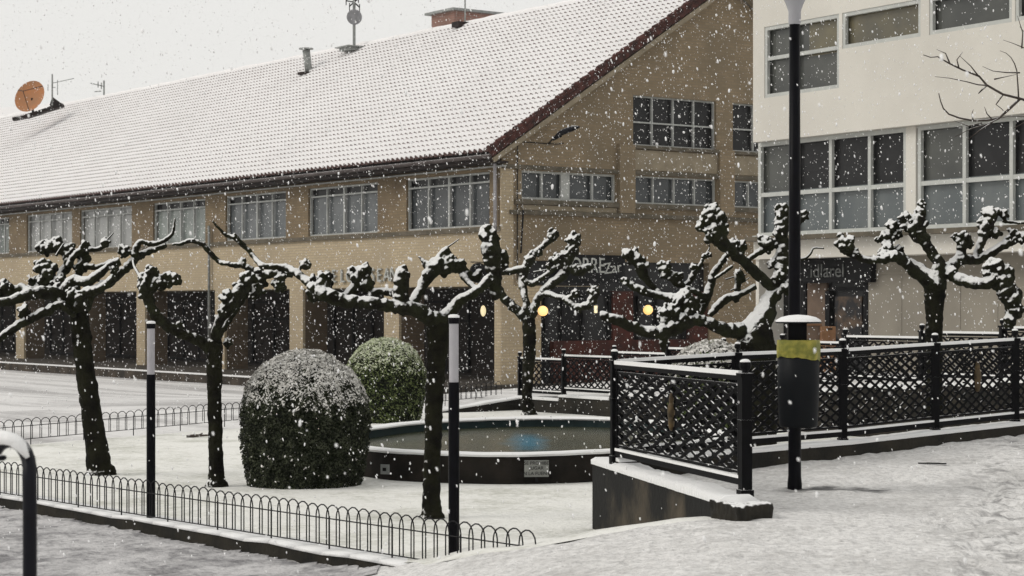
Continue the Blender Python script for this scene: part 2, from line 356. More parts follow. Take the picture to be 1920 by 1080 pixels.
def wall_sheet(pl, outer, holes, w=0, depth=.25, mi=0, mb=None):
    """flat wall with openings and their reveals; outer: polygon in (u, z); holes: (u0, u1, z0, z1)"""
    mb = mb or MB(); vs = [Vector(p) for p in outer]; faces = [list(range(len(vs)))]
    for u0, u1, z0, z1 in holes:
        b = len(vs); vs += [Vector((u0, z0)), Vector((u1, z0)), Vector((u1, z1)), Vector((u0, z1))]; faces.append([b, b + 1, b + 2, b + 3])
    r = delaunay_2d_cdt(vs, [], faces, 1, 1e-5)
    V2, F2 = r[0], r[2]; fs = []
    for f in F2:
        c = sum((V2[i] for i in f), Vector((0, 0))) / len(f)
        if any(u0 < c.x < u1 and z0 < c.y < z1 for u0, u1, z0, z1 in holes): continue
        fs.append(tuple(f))
    mb.add([pl.at(v.x, v.y, w) for v in V2], fs, mi)
    for u0, u1, z0, z1 in holes:
        q = [(u0, z0), (u1, z0), (u1, z1), (u0, z1)]
        for i in range(4):
            a, b = q[i], q[(i + 1) % 4]
            mb.quad(pl.at(*a, w), pl.at(*b, w), pl.at(*b, w - depth), pl.at(*a, w - depth), mi)
    return mb
def window(parent, pl, u0, u1, z0, z1, cols, rows, w=-.12, frame='frame_grey', fw=.06, back='blind_dark', glass=True, sill=True, name='window', thick=None, backs=None):
    """cols / rows: relative cut positions inside 0..1"""
    mb = MB(); u0, u1 = min(u0, u1), max(u0, u1)
    du, dz = u1 - u0, z1 - z0
    mb.pbox(pl, u0, u1, z0, z0 + fw, w - .05, w + .04); mb.pbox(pl, u0, u1, z1 - fw, z1, w - .05, w + .04)
    mb.pbox(pl, u0, u0 + fw, z0 + fw, z1 - fw, w - .05, w + .04); mb.pbox(pl, u1 - fw, u1, z0 + fw, z1 - fw, w - .05, w + .04)
    for c in cols:
        t = (thick or {}).get(c, fw)
        mb.pbox(pl, u0 + du * c - t / 2, u0 + du * c + t / 2, z0 + fw, z1 - fw, w - .045, w + .035)
    for r in rows: mb.pbox(pl, u0 + fw, u1 - fw, z0 + dz * r - fw / 2, z0 + dz * r + fw / 2, w - .04, w + .03)
    f = mb.build(name, frame, parent)
    if backs is None: backs = [(0, 1, 0, 1, back)]
    mats = []; g = MB()
    for a, b, c, d, m in backs:
        if m not in mats: mats.append(m)
        g.quad(pl.at(u0 + du * a, z0 + dz * c, w - .10), pl.at(u0 + du * b, z0 + dz * c, w - .10), pl.at(u0 + du * b, z0 + dz * d, w - .10), pl.at(u0 + du * a, z0 + dz * d, w - .10), mats.index(m))
    g.build('pane', [glossy(m) for m in mats], f)
    if sill:
        MB().pbox(pl, u0 - .1, u1 + .1, z0 - .12, z0 - .005, w - .05, .12).build('sill', 'concrete_snow', f)
    return f
_gl = {}
def glossy(m):                       # what one sees through the pane, behind a reflecting surface
    if m in _gl: return _gl[m]
    g = M[m].copy(); g.name = 'pane_' + m; bs = g.node_tree.nodes['Principled BSDF']
    bs.inputs['Roughness'].default_value = .5; bs.inputs['Coat Weight'].default_value = .25 if m == 'interior' else .7; bs.inputs['Coat Roughness'].default_value = .03
    _gl[m] = g; return g
M['concrete_snow'] = mat('snowy_sill', (.14, .12, .09), .8, (.09, .08, .06), 3, snow=(.6, .9, 20, .4))
def text(s, loc, right, normal, size, m, parent, name, ext=.01, align='CENTER', sx=1):
    c = bpy.data.curves.new(name, 'FONT'); c.body = s; c.size = size; c.extrude = ext; c.align_x = align; c.align_y = 'CENTER'
    o = bpy.data.objects.new(name + '_tmp', c); COL.objects.link(o); c.materials.append(M[m])
    bpy.context.view_layer.update(); me = bpy.data.meshes.new_from_object(o.evaluated_get(bpy.context.evaluated_depsgraph_get()))
    bpy.data.objects.remove(o); o = bpy.data.objects.new(name, me); COL.objects.link(o)
    o.parent = parent; off = wloc(parent) if parent else Vector((0, 0, 0))
    up = normal.cross(right).normalized()
    mt = Matrix((right.normalized() * sx, up, normal.normalized())).transposed().to_4x4(); mt.translation = Vector(loc) - off
    o.matrix_local = mt; return o

# ------------------------------------------------------------------ terrain
def interp(x, tab):
    if x <= tab[0][0]: return tab[0][1]
    for (a, b), (c, d) in zip(tab, tab[1:]):
        if x <= c: return b + (d - b) * (x - a) / (c - a)
    return tab[-1][1]
def sst(t): t = max(0, min(1, t)); return t * t * (3 - 2 * t)
GZ = -.55
K0 = Vector((-.84, 16.5)); KD = Vector((-.6247, .7809)); KN = Vector((.7809, .6247))
FORE = [(-4, -.66), (-1.9, -.665), (-1.3, -.62), (-.84, -.52), (-.41, -.36), (.18, -.235), (.61, -.155), (.98, -.094), (1.6, -.02), (2.5, 0)]
CREST = [(-.84, 16.4), (-.41, 15.75), (.18, 15.35), (1.8, 15.4)]
def fore_z(x, y):
    z = interp(x, FORE)
    if x > 0 and y > 17.6: z += .047 * (y - 17.6) * sst(x / 2)
    z = z * (1 - sst((14.2 - y) / 4.5))
    return z + .014 * noise.noise(Vector((x * 1.3, y * 1.3, 0))) + .024 * noise.noise(Vector((x * 3.1, y * 3.1, 4))) + .020 * noise.noise(Vector((x * 6.5, y * 6.5, 8)))
def garden_z(x, y):
    z = GZ + .02 * noise.noise(Vector((x * .6, y * .6, 3)))
    if x > -1.2:
        yc = interp(x, CREST); t = sst((y - yc) / 3.6)
        z = fore_z(x, min(y, yc)) * (1 - t) + z * t if y > yc else fore_z(x, y)
    return z
SP = [(-9.5, 28, -.62), (-7.8, 30.8, -.58), (-4.86, 35.6, -.57), (-1.9, 40.6, -.56), (.17, 42.2, -.27), (2, 39.5, -.15), (4, 36.5, 0), (6, 33.6, .18), (8, 30.8, .33), (12, 25, .4),
      (-3, 61.5, -1.12), (-12, 66, -1.2), (-9.5, 68.5, -1.2), (-15, 75.5, -1.2), (-21, 84, -1.2), (-30, 96, -1.2), (-42, 113, -1.2), (-5.5, 64, -1.18), (-15, 52, -1.05), (-12, 42, -.85), (-20, 40, -.95), (8, 55, -.3), (4, 60, -.8), (6, 47, .1), (12, 42, .2), (-40, 60, -1.3), (-30, 28, -.8), (30, 30, .4), (60, 30, .4), (40, 60, 0), (-2, 52, -.75)]
def street_z(x, y):
    sw = sz = 0
    for a, b, c in SP:
        w = 1 / ((x - a) ** 2 + (y - b) ** 2 + .3) ** 1.6; sw += w; sz += w * c
    return sz / sw
def terrain(name, poly, zf, m, step, xr, yr, label=None, foot=None):
    vs = [Vector(p) for p in poly]; n = len(vs)
    def inside(x, y):
        c = False; j = n - 1
        for i in range(n):
            if (vs[i].y > y) != (vs[j].y > y) and x < (vs[j].x - vs[i].x) * (y - vs[i].y) / (vs[j].y - vs[i].y) + vs[i].x: c = not c
            j = i
        return c
    pts = list(vs)
    # fine boundary
    edges = []; pts = []
    for i in range(n):
        a, b = vs[i], vs[(i + 1) % n]; k = max(1, int((b - a).length / (step * 2)))
        if (b - a).length > 60: k = 6
        for q in range(k): pts.append(a.lerp(b, q / k))
    nb = len(pts); face = [list(range(nb))]
    y = yr[0]
    while y < yr[1]:
        st = step * max(1, (y - 8) / 14) if y > 8 else step * 2
        x = xr[0]
        while x < xr[1]:
            st2 = st * (1 if abs(x) < y * .3 + 2 else 4)
            xx, yy = x + random.uniform(-.2, .2) * st, y + random.uniform(-.2, .2) * st
            if inside(xx, yy): pts.append(Vector((xx, yy)))
            x += st2
        y += st
    r = delaunay_2d_cdt(pts, [], face, 1, 1e-4)
    mb = MB(); mb.add([(v.x, v.y, zf(v.x, v.y)) for v in r[0]], [tuple(f) for f in r[2]])
    o = mb.build(name, m, smooth=True); return tag(o, label, kind='structure')
P2 = Vector((1.81, 15.62)); P1 = Vector((.957, 18.8)); WE = Vector((.905, 19.5)); P3a = Vector((2.14, 19.1)); P5 = Vector((5.52, 22.1)); P9 = P5 + (P5 - P3a).normalized() * 22
HB0, HB1 = Vector((-9.5, 28.03)), Vector((-.2, 43.2))        # hoop fence beyond the lawn
RW0, RW1, RW2 = Vector((-1.9, 40.55)), Vector((.17, 42.0)), Vector((9.4, 28.2))
crest = [Vector((x, interp(x, CREST))) for x in (-.7, -.41, 0, .18, .6, 1.1, 1.5)]
KF = K0 + KD * 40
pave_poly = [KF, K0 + KN * .05] + crest + [P2 + Vector((.0, -.15)), P2, P1, P3a, P5, P9, Vector((60, 41)), Vector((60, -20)), Vector((-60, -20)), Vector((-60, 47))]
def footz(x, y):
    z = fore_z(x, y)
    for fx, fy, a in FEET:
        dx, dy = x - fx, y - fy; c, s = cos(a), sin(a); u, v = dx * c + dy * s, -dx * s + dy * c
        q = (u / .16) ** 2 + (v / .07) ** 2
        if q < 2: z -= .055 * max(0, 1 - q / 2)
    return z
FEET = []
for i in range(26):
    t = i / 25; FEET.append((2.85 + 1.7 * t + (.12 if i % 2 else -.12), 12.0 + 6.5 * t, 1.2 + random.uniform(-.3, .3)))
for i in range(10): FEET.append((3.6 + random.uniform(-.8, .9), 12.3 + random.uniform(0, 4), random.uniform(.5, 2)))
# fine patch for footprints is simply the pavement sampled more densely there
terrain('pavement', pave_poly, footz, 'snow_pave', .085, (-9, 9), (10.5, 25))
gard_poly = [KF, K0 + KN * .05] + crest + [P2 + Vector((.0, -.15)), P2, P1, P3a, P5, Vector((9.6, 25.7)), RW2, RW1, RW0, HB0, HB0 + (HB0 - HB1).normalized() * 14]
terrain('lawn_ground', gard_poly, garden_z, 'snow_lawn', .22, (-22, 12), (13, 45))
street_poly = [HB0 + (HB0 - HB1).normalized() * 14, HB0, RW0, RW1, RW2, Vector((9.6, 25.7)), P9, Vector((60, 41)), Vector((150, 60)), Vector((150, 260)), Vector((-200, 260)), Vector((-200, 60)), Vector((-60, 47)), KF]
street = terrain('street', street_poly, street_z, 'snow_street', .8, (-60, 60), (24, 140))
far = MB().quad((-260, -100, -2.2), (260, -100, -2.2), (260, 290, -2.2), (-260, 290, -2.2)).build('ground', 'snow_street'); tag(far, kind='structure')
def K3(d, n, z): p = K0 + KD * d + KN * n; return Vector((p.x, p.y, z))
kb = MB()                                   # kerb round the lawn
N = 60
for i in range(N):
    a, b = i * 26 / N, (i + 1) * 26 / N
    ta, tb = [-.552 + .028 * (.5 + noise.noise(Vector((q * 2, 0, 5)))) for q in (a, b)]
    fa, fb = [.0 + .02 * noise.noise(Vector((q * 3, 0, 9))) for q in (a, b)]
    kb.hexa([K3(a, fa, -.9), K3(b, fb, -.9), K3(b, .22, -.9), K3(a, .22, -.9), K3(a, fa, ta), K3(b, fb, tb), K3(b, .22, tb), K3(a, .22, ta)])
tag(kb.build('kerb', 'wall_dark'), kind='structure')
kt = MB()
for i in range(N):
    a, b = i * 26 / N, (i + 1) * 26 / N
    h = [-.535 + .03 * (.5 + noise.noise(Vector((q * 2, 0, 5)))) for q in (a, b)]; e = [-.015 + .03 * noise.noise(Vector((q * 2.3, 1, 9))) for q in (a, b)]
    kt.hexa([K3(a, e[0], h[0] - .03), K3(b, e[1], h[1] - .03), K3(b, .34, h[1] - .03), K3(a, .34, h[0] - .03), K3(a, e[0] + .02, h[0]), K3(b, e[1] + .02, h[1]), K3(b, .32, h[1] - .005), K3(a, .32, h[0] - .005)])
tag(kt.build('snow_strip', 'snow', smooth=True), kind='structure')
# slush sheet: the grey wet pavement in front of the kerb
def slush():
    pts = []; mb = MB(); xs = [-9 + i * .1 for i in range(90)]; ys = [12 + i * .1 for i in range(150)]
    idx = {}
    for j, y in enumerate(ys):
        for i, x in enumerate(xs):
            idx[i, j] = len(mb.v); mb.v.append(Vector((x, y, fore_z(x, y) + .012)))
    for j in range(len(ys) - 1):
        for i in range(len(xs) - 1):
            cx, cy = xs[i] + .05, ys[j] + .05
            d = (Vector((cx, cy)) - K0).dot(KN)
            lim = -1.15 + .35 * noise.noise(Vector((cy * .8, 3, 1)))  - .3 * max(0, 15.5 - cy)
            if d < -.04 and cx < lim: mb.f.append((idx[i, j], idx[i + 1, j], idx[i + 1, j + 1], idx[i, j + 1])); mb.m.append(0)
    return tag(mb.build('path', 'snow_slush', smooth=True), kind='structure')
slush()

# ------------------------------------------------------------------ brown market building
bld = thing('brick_building', C0 + Vector((0, 0, -.92)), 'long buff brick building with snowy tiled roof, arcade and wide gable', 'building')
FZ, SILL, WTOP, ARC, EAVE = -.92, 4.22, 6.0, 2.27, 6.44
LEN = 95
def Lu(px, py=480): return L.px(px, py)[0]
wins_px = [(762, 918, 'blind_dark'), (578, 708, 'blind_mid'), (423, 536, 'blind_mid'), (287, 385, 'blind_green'), (150, 247, 'blind'), (50, 135, 'blind'), (-28, 17, 'blind_green')]
wins = [(Lu(b), Lu(a), m) for a, b, m in wins_px]
u_last = wins[-1][1]
while u_last < LEN - 8: wins.append((u_last + 1.7, u_last + 6.2, 'blind_mid')); u_last += 6.6
# piers of the arcade: (bright front px0, px1)
pier_px = [(928, 975), (720, 748), (543, 568), (403, 421), (256, 272), (144, 158), (30, 45)]
piers = [(L.px(b, 620)[0], L.px(a, 620)[0]) for a, b in pier_px]
piers[0] = (0, L.px(928, 620)[0])
pl_ = piers[-1][1]
step_p = (piers[-1][0] - piers[-3][0]) / 2
while pl_ < LEN - 7: piers.append((piers[-1][0] + step_p, piers[-1][1] + step_p)); pl_ = piers[-1][1]
holes = [(a, b, SILL, WTOP) for a, b, m in wins]
mb = wall_sheet(L, [(0, SILL - .1), (LEN, SILL - .1), (LEN, EAVE), (0, EAVE)], holes); mb.build('wall', 'brick_upper', bld)
mb = wall_sheet(L, [(0, ARC), (LEN, ARC), (LEN, SILL - .1), (0, SILL - .1)], [])
mb.pbox(L, .25, LEN, ARC, ARC + .02, -4.2, -.001)            # arcade ceiling
mb.build('wall', 'brick', bld)
for a, b in piers[1:]:
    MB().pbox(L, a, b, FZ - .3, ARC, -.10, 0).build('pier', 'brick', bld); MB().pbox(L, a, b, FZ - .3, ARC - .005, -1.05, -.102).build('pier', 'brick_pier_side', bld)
cols4 = [.25, .5, .75]
for a, b, m in wins:
    f = window(bld, L, a, b, SILL, WTOP, cols4, [.82], fw=.06, sill=False, thick={.5: .1}, backs=([(0, 1, 0, 1, m)] if m == 'blind' else [(0, .07, 0, .82, 'interior'), (.07, 1, 0, .82, m), (0, 1, .82, 1, 'interior')]))  # dark top row: shadow of the eave, put into the pane colour
MB().pbox(L, 0, LEN, SILL - .17, SILL - .03, 0, .1).build('sill', 'concrete_snow', bld)
# arcade interior
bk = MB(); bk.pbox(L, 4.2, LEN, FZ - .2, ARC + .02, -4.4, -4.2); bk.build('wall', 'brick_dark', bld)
for a, b in zip(piers, piers[1:]):
    u0, u1 = a[1] + .4, b[0] - .1
    if u1 - u0 < 1.5: continue
    window(bld, L, u0 + .3, u1, FZ + .1, ARC - .45, [.33, .66], [.72], w=-4.12, frame='dark_metal', fw=.08, back='interior', sill=False, name='window')
MB().pbox(L, -.5, LEN, -1.8, FZ, -4.4, 3.72).build('plinth', 'paving', bld)
kw = MB().pbox(L, -2.5, LEN, -1.8, -.885, 3.725, 4.0).build('kerb_wall', 'stone_kerb', bld)
MB().pbox(L, -2.5, LEN, -.884, -.845, 3.72, 4.02).build('snow_cap', 'snow', kw)
# gable wall
T_AP, Z_AP = 9.8, 12.85
def gz(t): return Z_AP - abs(t - T_AP) * .653
TR = 2 * T_AP
def Rb(x0, y0, x1, y1): a, zb = R.px(x0, y1); c, zt = R.px(x1, y0); return a, c
def rr(x0, x1, ytop, ybot):  # rectangle on the gable from pixels, heights measured at x0
    u0 = R.px(x0, ytop)[0]; u1 = R.px(x1, ytop)[0]; return u0, u1, R.px(x0, ybot)[1], R.px(x0, ytop)[1]
gw = {'up1': rr(1187, 1343, 178, 272), 'up2': rr(1374, 1500, 194, 280), 'lo1': rr(978, 1155, 319, 373), 'lo2': rr(1188, 1343, 330, 380), 'lo3': rr(1374, 1500, 340, 386)}
z_lo0, z_lo1 = gw['lo1'][2], gw['lo1'][3]; z_up0, z_up1 = gw['up1'][2], gw['up1'][3]
for k in ('lo2', 'lo3'): gw[k] = (gw[k][0], gw[k][1], z_lo0, z_lo1)
gw['up2'] = (gw['up2'][0], gw['up2'][1], z_up0, z_up1)
gf = rr(988, 1330, 482, 721); gf = (gf[0], gf[1], FZ - .1, R.px(988, 488)[1])
mb = wall_sheet(R, [(0, FZ - .3), (TR, FZ - .3), (TR, gz(TR)), (T_AP, Z_AP), (0, gz(0))], list(gw.values()) + [gf], depth=.3)
mb.build('wall', 'brick_gable', bld)
cp = MB(); cp.pbox(L, 0, piers[0][1], FZ - .3, ARC, -1.6, .02); cp.pbox(R, -.02, R.px(982, 600)[0] - .0, FZ - .3, ARC, -.02, .03); cp.build('pier', 'brick', bld)
q = MB(); q.pbox(R, -.03, R.px(962, 420)[0], ARC, 6.2, -.02, .025); q.build('pilaster', 'brick', bld)
window(bld, R, *gw['up1'], [.25, .5, .75], [.47], w=-.15, frame='frame_grey', fw=.05, back='interior')
window(bld, R, *gw['up2'], [.33, .66], [.47], w=-.15, frame='frame_grey', fw=.05, back='interior')
window(bld, R, *gw['lo1'], [.225, .47, .76], [], w=-.12, frame='frame_grey', fw=.07, back='blind_dark', thick={.47: .36}, sill=False)
window(bld, R, *gw['lo2'], [.25, .5, .75], [], w=-.12, frame='frame_grey', fw=.05, back='blind_dark', sill=False)
window(bld, R, *gw['lo3'], [.25, .5, .75], [], w=-.12, frame='frame_grey', fw=.05, back='blind_dark', sill=False)
cm = MB()
cm.pbox(R, gw['lo1'][0] - .3, TR, z_lo0 - .17, z_lo0 - .01, 0, .14)
zc = R.px(974, 394)[1]; cm.pbox(R, .3, TR, zc - .14, zc, 0, .18)
cm.pbox(R, .0, TR, z_lo1 + .03, z_lo1 + .17, 0, .09)
cm.build('sill', 'concrete_snow', bld)
for k, (a, b) in enumerate(((gw['up1'][0] - .0, gw['up1'][1] + .0), (gw['up2'][0], gw['up2'][1]))):
    MB().pbox(R, a - .02, b + .02, z_lo1 + .20, z_up0 - .16, 0, .05).build('panel', 'concrete', bld)
MB().pbox(R, gw['lo1'][0], gw['lo1'][1], zc + .02, z_lo0 - .19, 0, .05).build('panel', 'concrete', bld)
for x0, x1 in ((1157, 1186), (1345, 1372)):
    MB().pbox(R, R.px(x0, 340)[0], R.px(x1, 340)[0], zc + .02, z_up0, 0, .16).build('pilaster', 'brick_gable', bld)
# shop front on the gable's ground floor
g0, g1, gz0, gz1 = gf
sf = MB(); sf.quad(R.at(g0, gz0, -.3), R.at(g1, gz0, -.3), R.at(g1, gz1, -.3), R.at(g0, gz1, -.3)); sf.build('shop_glass', [glossy('interior')], bld)
fr = MB()
def gx(px, y=580): return R.px(px, y)[0]
zt = R.px(1060, 551)[1]
for px in (1000, 1030, 1062, 1100, 1150, 1204, 1240, 1290): fr.pbox(R, gx(px) - .05, gx(px) + .05, gz0, zt, -.28, -.16)
fr.pbox(R, g0, g1, zt - .05, zt + .07, -.285, -.12)
fr.pbox(R, gx(1066), gx(1092), gz0, zt - .3, -.28, -.2)
fr.build('shop_frame', 'dark_metal', bld)
rd = MB(); zr = R.px(1150, 638)[1]
rd.pbox(R, gx(1040), g1, gz0, zr, -.27, -.05)
rd.pbox(R, gx(1152), gx(1190), zr, R.px(1150, 546)[1], -.27, -.08)
rd.pbox(R, gx(1295), g1, zr, R.px(1150, 546)[1], -.27, -.08)
rd.build('wood_panel', 'redwood', bld)
# roof: barrel tiles in courses, snow lying on them, ends of the tiles bare
def roof():
    e0, z0 = .8, EAVE + .12; rise = 13.36 - z0; run = T_AP + .8; sl = sqrt(rise ** 2 + run ** 2); rows = int(sl / .39)
    up = (B * run + UZ * rise) / sl; nrm = (-B * rise + UZ * run) / sl
    mb = MB(); pitch = .29; ncol = int((LEN + .5) / pitch)
    O = C0 - B * e0 + UZ * z0 - A * .45
    seg = 4; prof = [(-.5, 0), (-.33, .045), (-.12, .085), (.12, .085), (.33, .045), (.5, 0)]
    cl = sl / rows
    for r in range(rows):
        far_step = 1
        b0 = O + up * (cl * r) + nrm * .05; b1 = O + up * (cl * (r + 1.0)) + nrm * .0
        for c in range(ncol):
            u = pitch * (c + .5); base = len(mb.v); jz = random.uniform(-.003, .003)
            k = 1.15 + random.uniform(-.06, .06)
            for p, h in prof: mb.v.append(b0 + A * (u + p * pitch * .99) + nrm * (h * k + jz))
            for p, h in prof: mb.v.append(b1 + A * (u + p * pitch * .99) + nrm * (h * k + jz))
            for i in range(5): mb.f.append((base + i, base + i + 1, base + 7 + i, base + 6 + i)); mb.m.append(0)
            # lip: bare tile end, dark hollow below the snow
            lb = len(mb.v)
            for p, h in prof: mb.v.append(b0 + A * (u + p * pitch * .80) + nrm * (h * k * .95 + jz - .008) - up * .006)
            mb.v.append(b0 + A * (u - .40 * pitch) - nrm * .055 - up * .006); mb.v.append(b0 + A * (u + .40 * pitch) - nrm * .055 - up * .006)
            mb.f.append((lb, lb + 1, lb + 2, lb + 3, lb + 4, lb + 5, lb + 7, lb + 6)); mb.m.append(1)
            # snow lip round it
            mb.f.append((base, base + 1, base + 2, base + 3, base + 4, base + 5)); mb.m.append(0)
    o = mb.build('roof', ['snow_roof', 'tile_end'], bld, recalc=False)
    # back slope and underside
    b = MB(); t = C0 - A * .45 + UZ * 13.36 + B * T_AP; e = t + B * run - UZ * rise
    b.quad(t, t + A * (LEN + .5), e + A * (LEN + .5), e)
    b.quad(O - nrm * .06, O - nrm * .06 + A * (LEN + .5), t - nrm * .08 + A * (LEN + .5), t - nrm * .08, 1)
    b.build('roof', ['snow_roof', 'eave'], bld)
    rg = MB(); rg.tube([t + UZ * .04 + A * i * .5 + UZ * random.uniform(-.02, .02) for i in range(int(LEN * 2))], .13, 8); rg.build('ridge_cap', 'snow_roof', bld, smooth=True)
    # verge tiles along the gable
    v = MB(); n = int(sl / .40)
    for side in (1, -1):
        for i in range(n):
            s0, s1 = sl * i / n, sl * (i + 1.06) / n
            if side == 1: a0, a1 = O + up * s0, O + up * s1; nn = nrm
            else:
                upb = (-B * run + UZ * rise) / sl; nn = (B * rise + UZ * run) / sl
                Ob = O + B * 2 * run; a0, a1 = Ob + upb * s0, Ob + upb * s1
            off = -A * .02
            v.tube([a0 + off + nn * .09, a1 + off + nn * .05], [.10, .085], 8, 0)
            v.beam(a0 + off - nn * .10, a1 + off - nn * .08, .07, .20, 0)
    v.build('verge', 'terracotta', bld)
    w = MB()
    for side in (1, -1):
        Oa = O if side == 1 else O + B * 2 * run
        upv = up if side == 1 else (-B * run + UZ * rise) / sl; nn = nrm if side == 1 else (B * rise + UZ * run) / sl
        w.beam(Oa + A * .2 - nn * .33, Oa + A * .2 + upv * sl - nn * .33, .42, .16, 0)
    w.build('verge_board', 'concrete', bld)
    # eave: fascia, soffit, gutter
    g = MB(); g.pbox(L, -.4, LEN, z0 - .28, z0 - .02, .62, .70); g.pbox(L, -.4, LEN, z0 - .34, z0 - .28, .0, .70)
    g.build('fascia', 'eave', bld)
    g = MB(); g.tube([C0 - B * .80 + A * u + UZ * (z0 - .16) for u in (-.5, LEN / 2, LEN)], .07, 8); g.build('gutter', 'gutter', bld)
    g = MB(); g.pbox(L, -.3, LEN, z0 - .44, z0 - .40, .0, .12); g.build('cornice', 'frame_grey', bld)
M['snow_roof'] = snow_material('roof_snow', (.84, .825, .82), (.74, .72, .715), .4, .8, .25, .02, 12, .3)
roof()
for px, r_, z1_, m in ((397, .055, SILL + .3, 'steel'), (934, .06, EAVE - .2, 'pole_white')):
    u = Lu(px, 430); MB().tube([L.at(u, FZ if px < 900 else SILL - .2, .12), L.at(u, z1_, .12), L.at(u, z1_ + .35, .5 if px > 900 else .13)], r_, 8).build('downpipe', m, bld, smooth=True)
u = R.px(974, 430)[0]; cbm = MB(); cbm.tube([R.at(u, R.px(974, 394)[1], .21), R.at(u, R.px(974, 475)[1], .08)], .03, 6)
p0, p1 = R.px(896, 262), R.px(1040, 268)
cbm.tube([R.at(p0[0] + .5, p0[1], .2), R.at(p1[0], p1[1] - .05, .1), R.at(p1[0] + .3, p1[1], .1)], .018, 5)
cbm.tube([R.at(R.px(968, 265)[0], R.px(968, 265)[1], .06), R.at(R.px(968, 470)[0], ARC + .2, .06)], .018, 5)
cbm.build('cable', 'dark_metal', bld)
# building behind, roof seen over the far end
fb = thing('snowy_roofed_house', (-45, 160, -2), 'distant snow-covered roof behind the far left end of the tiled ridge', 'building')
pA = P(-120, 214, 135); pB = P(212, 181.5, 135)
d = (pB - pA)
b = MB(); n_ = Vector((-d.y, d.x, 0)).normalized()
b.quad(pA, pB, pB - n_ * 6 - UZ * 4, pA - n_ * 6 - UZ * 4); b.quad(pA, pB, pB + n_ * 6 - UZ * 4, pA + n_ * 6 - UZ * 4); b.build('roof', 'snow_roof', fb)
b = MB(); q_ = [pA - n_ * 5.6, pB - n_ * 5.6, pB + n_ * 5.6, pA + n_ * 5.6]
b.hexa([Vector((p.x, p.y, -2)) for p in q_] + [Vector((p.x, p.y, pA.z - 4)) for p in q_]); b.build('wall', 'brick', fb)

# things on the roof
def roof_hit(px, py):
    rise = 13.36 - (EAVE + .12); run = T_AP + .8; nn = (-B * rise + UZ * run).normalized(); O_ = C0 - B * .8 + UZ * (EAVE + .12)
    d = Vector(((px - 960) / F, 1, -(py - 575) / F)); c = Vector((0, 0, 1.6)); return c + d * ((O_ - c).dot(nn) / d.dot(nn))
def ridge_pt(px): py = 575 - .2013 * (px + 1750); return P(px, py, 11.76 * F / (575 - py))
ch = thing('brick_chimney_block', Vector((-2.478, 85, 12)), 'square red brick chimney block with flat slab cap on the ridge', 'chimney')
K = P(850, 13, 85); zc_ = K.z
bb = MB(); k0 = Vector((K.x, K.y, 0)) + A * .15 + B * .15
bb.hexa([k0 + v + UZ * z for z in (11.5, zc_ - .12) for v in (Vector((0, 0, 0)), A * 1.75, A * 1.75 + B * 2.4, B * 2.4)]); bb.build('brick_stack', 'brick_red', ch)
bb = MB(); k0 = Vector((K.x, K.y, 0)) - A * .05 - B * .05
bb.hexa([k0 + v + UZ * z for z in (zc_ - .12, zc_ - .02) for v in (Vector((0, 0, 0)), A * 2.2, A * 2.2 + B * 2.9, B * 2.9)]); bb.build('slab', 'steel', ch)
def rod(px0, py0, px1, py1, Y, r, m, parent, name, n=6):
    return MB().tube([P(px0, py0, Y), P(px1, py1, Y)], r, n).build(name, m, parent)
Y1 = roof_hit(872, 51).y; a1 = thing('roof_aerial', P(872, 48, Y1), 'thin aerial pole rising beside the brick chimney block', 'antenna')
rod(872, 55, 872, -30, Y1, .035, 'steel', a1, 'pole')
MB().box(roof_hit(868, 52), .8, .5, .22, .6).build('base_plate', 'eave', a1)
Y2 = roof_hit(664, 99).y; m2 = thing('dish_mast', P(664, 96, Y2), 'aerial mast with round grey dish and clutter on a small capped vent', 'antenna')
rod(664, 98, 664, -20, Y2, .07, 'steel', m2, 'pole'); c = P(665, 33, Y2)
MB().tube([c + Vector((0, -.25, 0)), c + Vector((0, -.1, 0))], [.34, .34], 20).build('dish', 'dish_grey', m2)
k = MB(); t = P(664, 4, Y2)
for dx, dz in ((-.35, .05), (.2, .15), (-.2, -.2), (.25, -.25)): k.beam(t, t + Vector((dx, -.1, dz)), .05, .05); k.beam(t + Vector((dx, -.1, dz - .2)), t + Vector((dx, -.1, dz + .15)), .04, .04)
k.build('aerial', 'dark_metal', m2)
k = MB(); b0 = P(662, 96, Y2); k.box(b0, .9, .9, .14, .6); k.box(b0 + UZ * .14, 1.2, 1.2, .05, .6); k.build('vent_cap', 'steel', m2)
Y3 = roof_hit(580, 138).y; m3 = thing('metal_flue', P(578, 140, Y3), 'grey metal flue pipe with flat cap standing on the roof slope', 'flue')
k = MB(); k.tube([P(580, 142, Y3), P(574, 94, Y3)], .17, 12); k.build('pipe', 'steel', m3, smooth=True)
MB().tube([P(574, 92.5, Y3), P(574, 90.5, Y3)], .33, 12).build('cap', 'steel', m3)
MB().box(P(580, 141, Y3), .9, .6, .12, .9).build('collar', 'eave', m3)
Y4 = 112; m4 = thing('satellite_dish', P(60, 205, Y4), 'large rust-orange satellite dish on the far left of the roof', 'satellite dish')
c = P(60, 184, Y4); k = MB(); nr = Vector((-.35, -.9, .35)).normalized(); x_ = nr.cross(UZ).normalized(); y_ = x_.cross(nr)
rings = []
for i in range(7):
    r = i / 6 * .95; rings.append([c + (x_ * cos(a) + y_ * sin(a)) * r + nr * (.25 * (i / 6) ** 2) for a in [2 * pi * q / 28 for q in range(28)]])
for i in range(6):
    for q in range(28): k.quad(rings[i][q], rings[i][(q + 1) % 28], rings[i + 1][(q + 1) % 28], rings[i + 1][q])
k.build('reflector', 'dish', m4, smooth=True)
k = MB(); f_ = c + nr * .9
for q in range(3): k.tube([rings[6][q * 9 + 2], f_], .02, 5)
k.tube([c, P(62, 214, Y4)], .07, 6); k.build('feed_arm', 'dark_metal', m4)
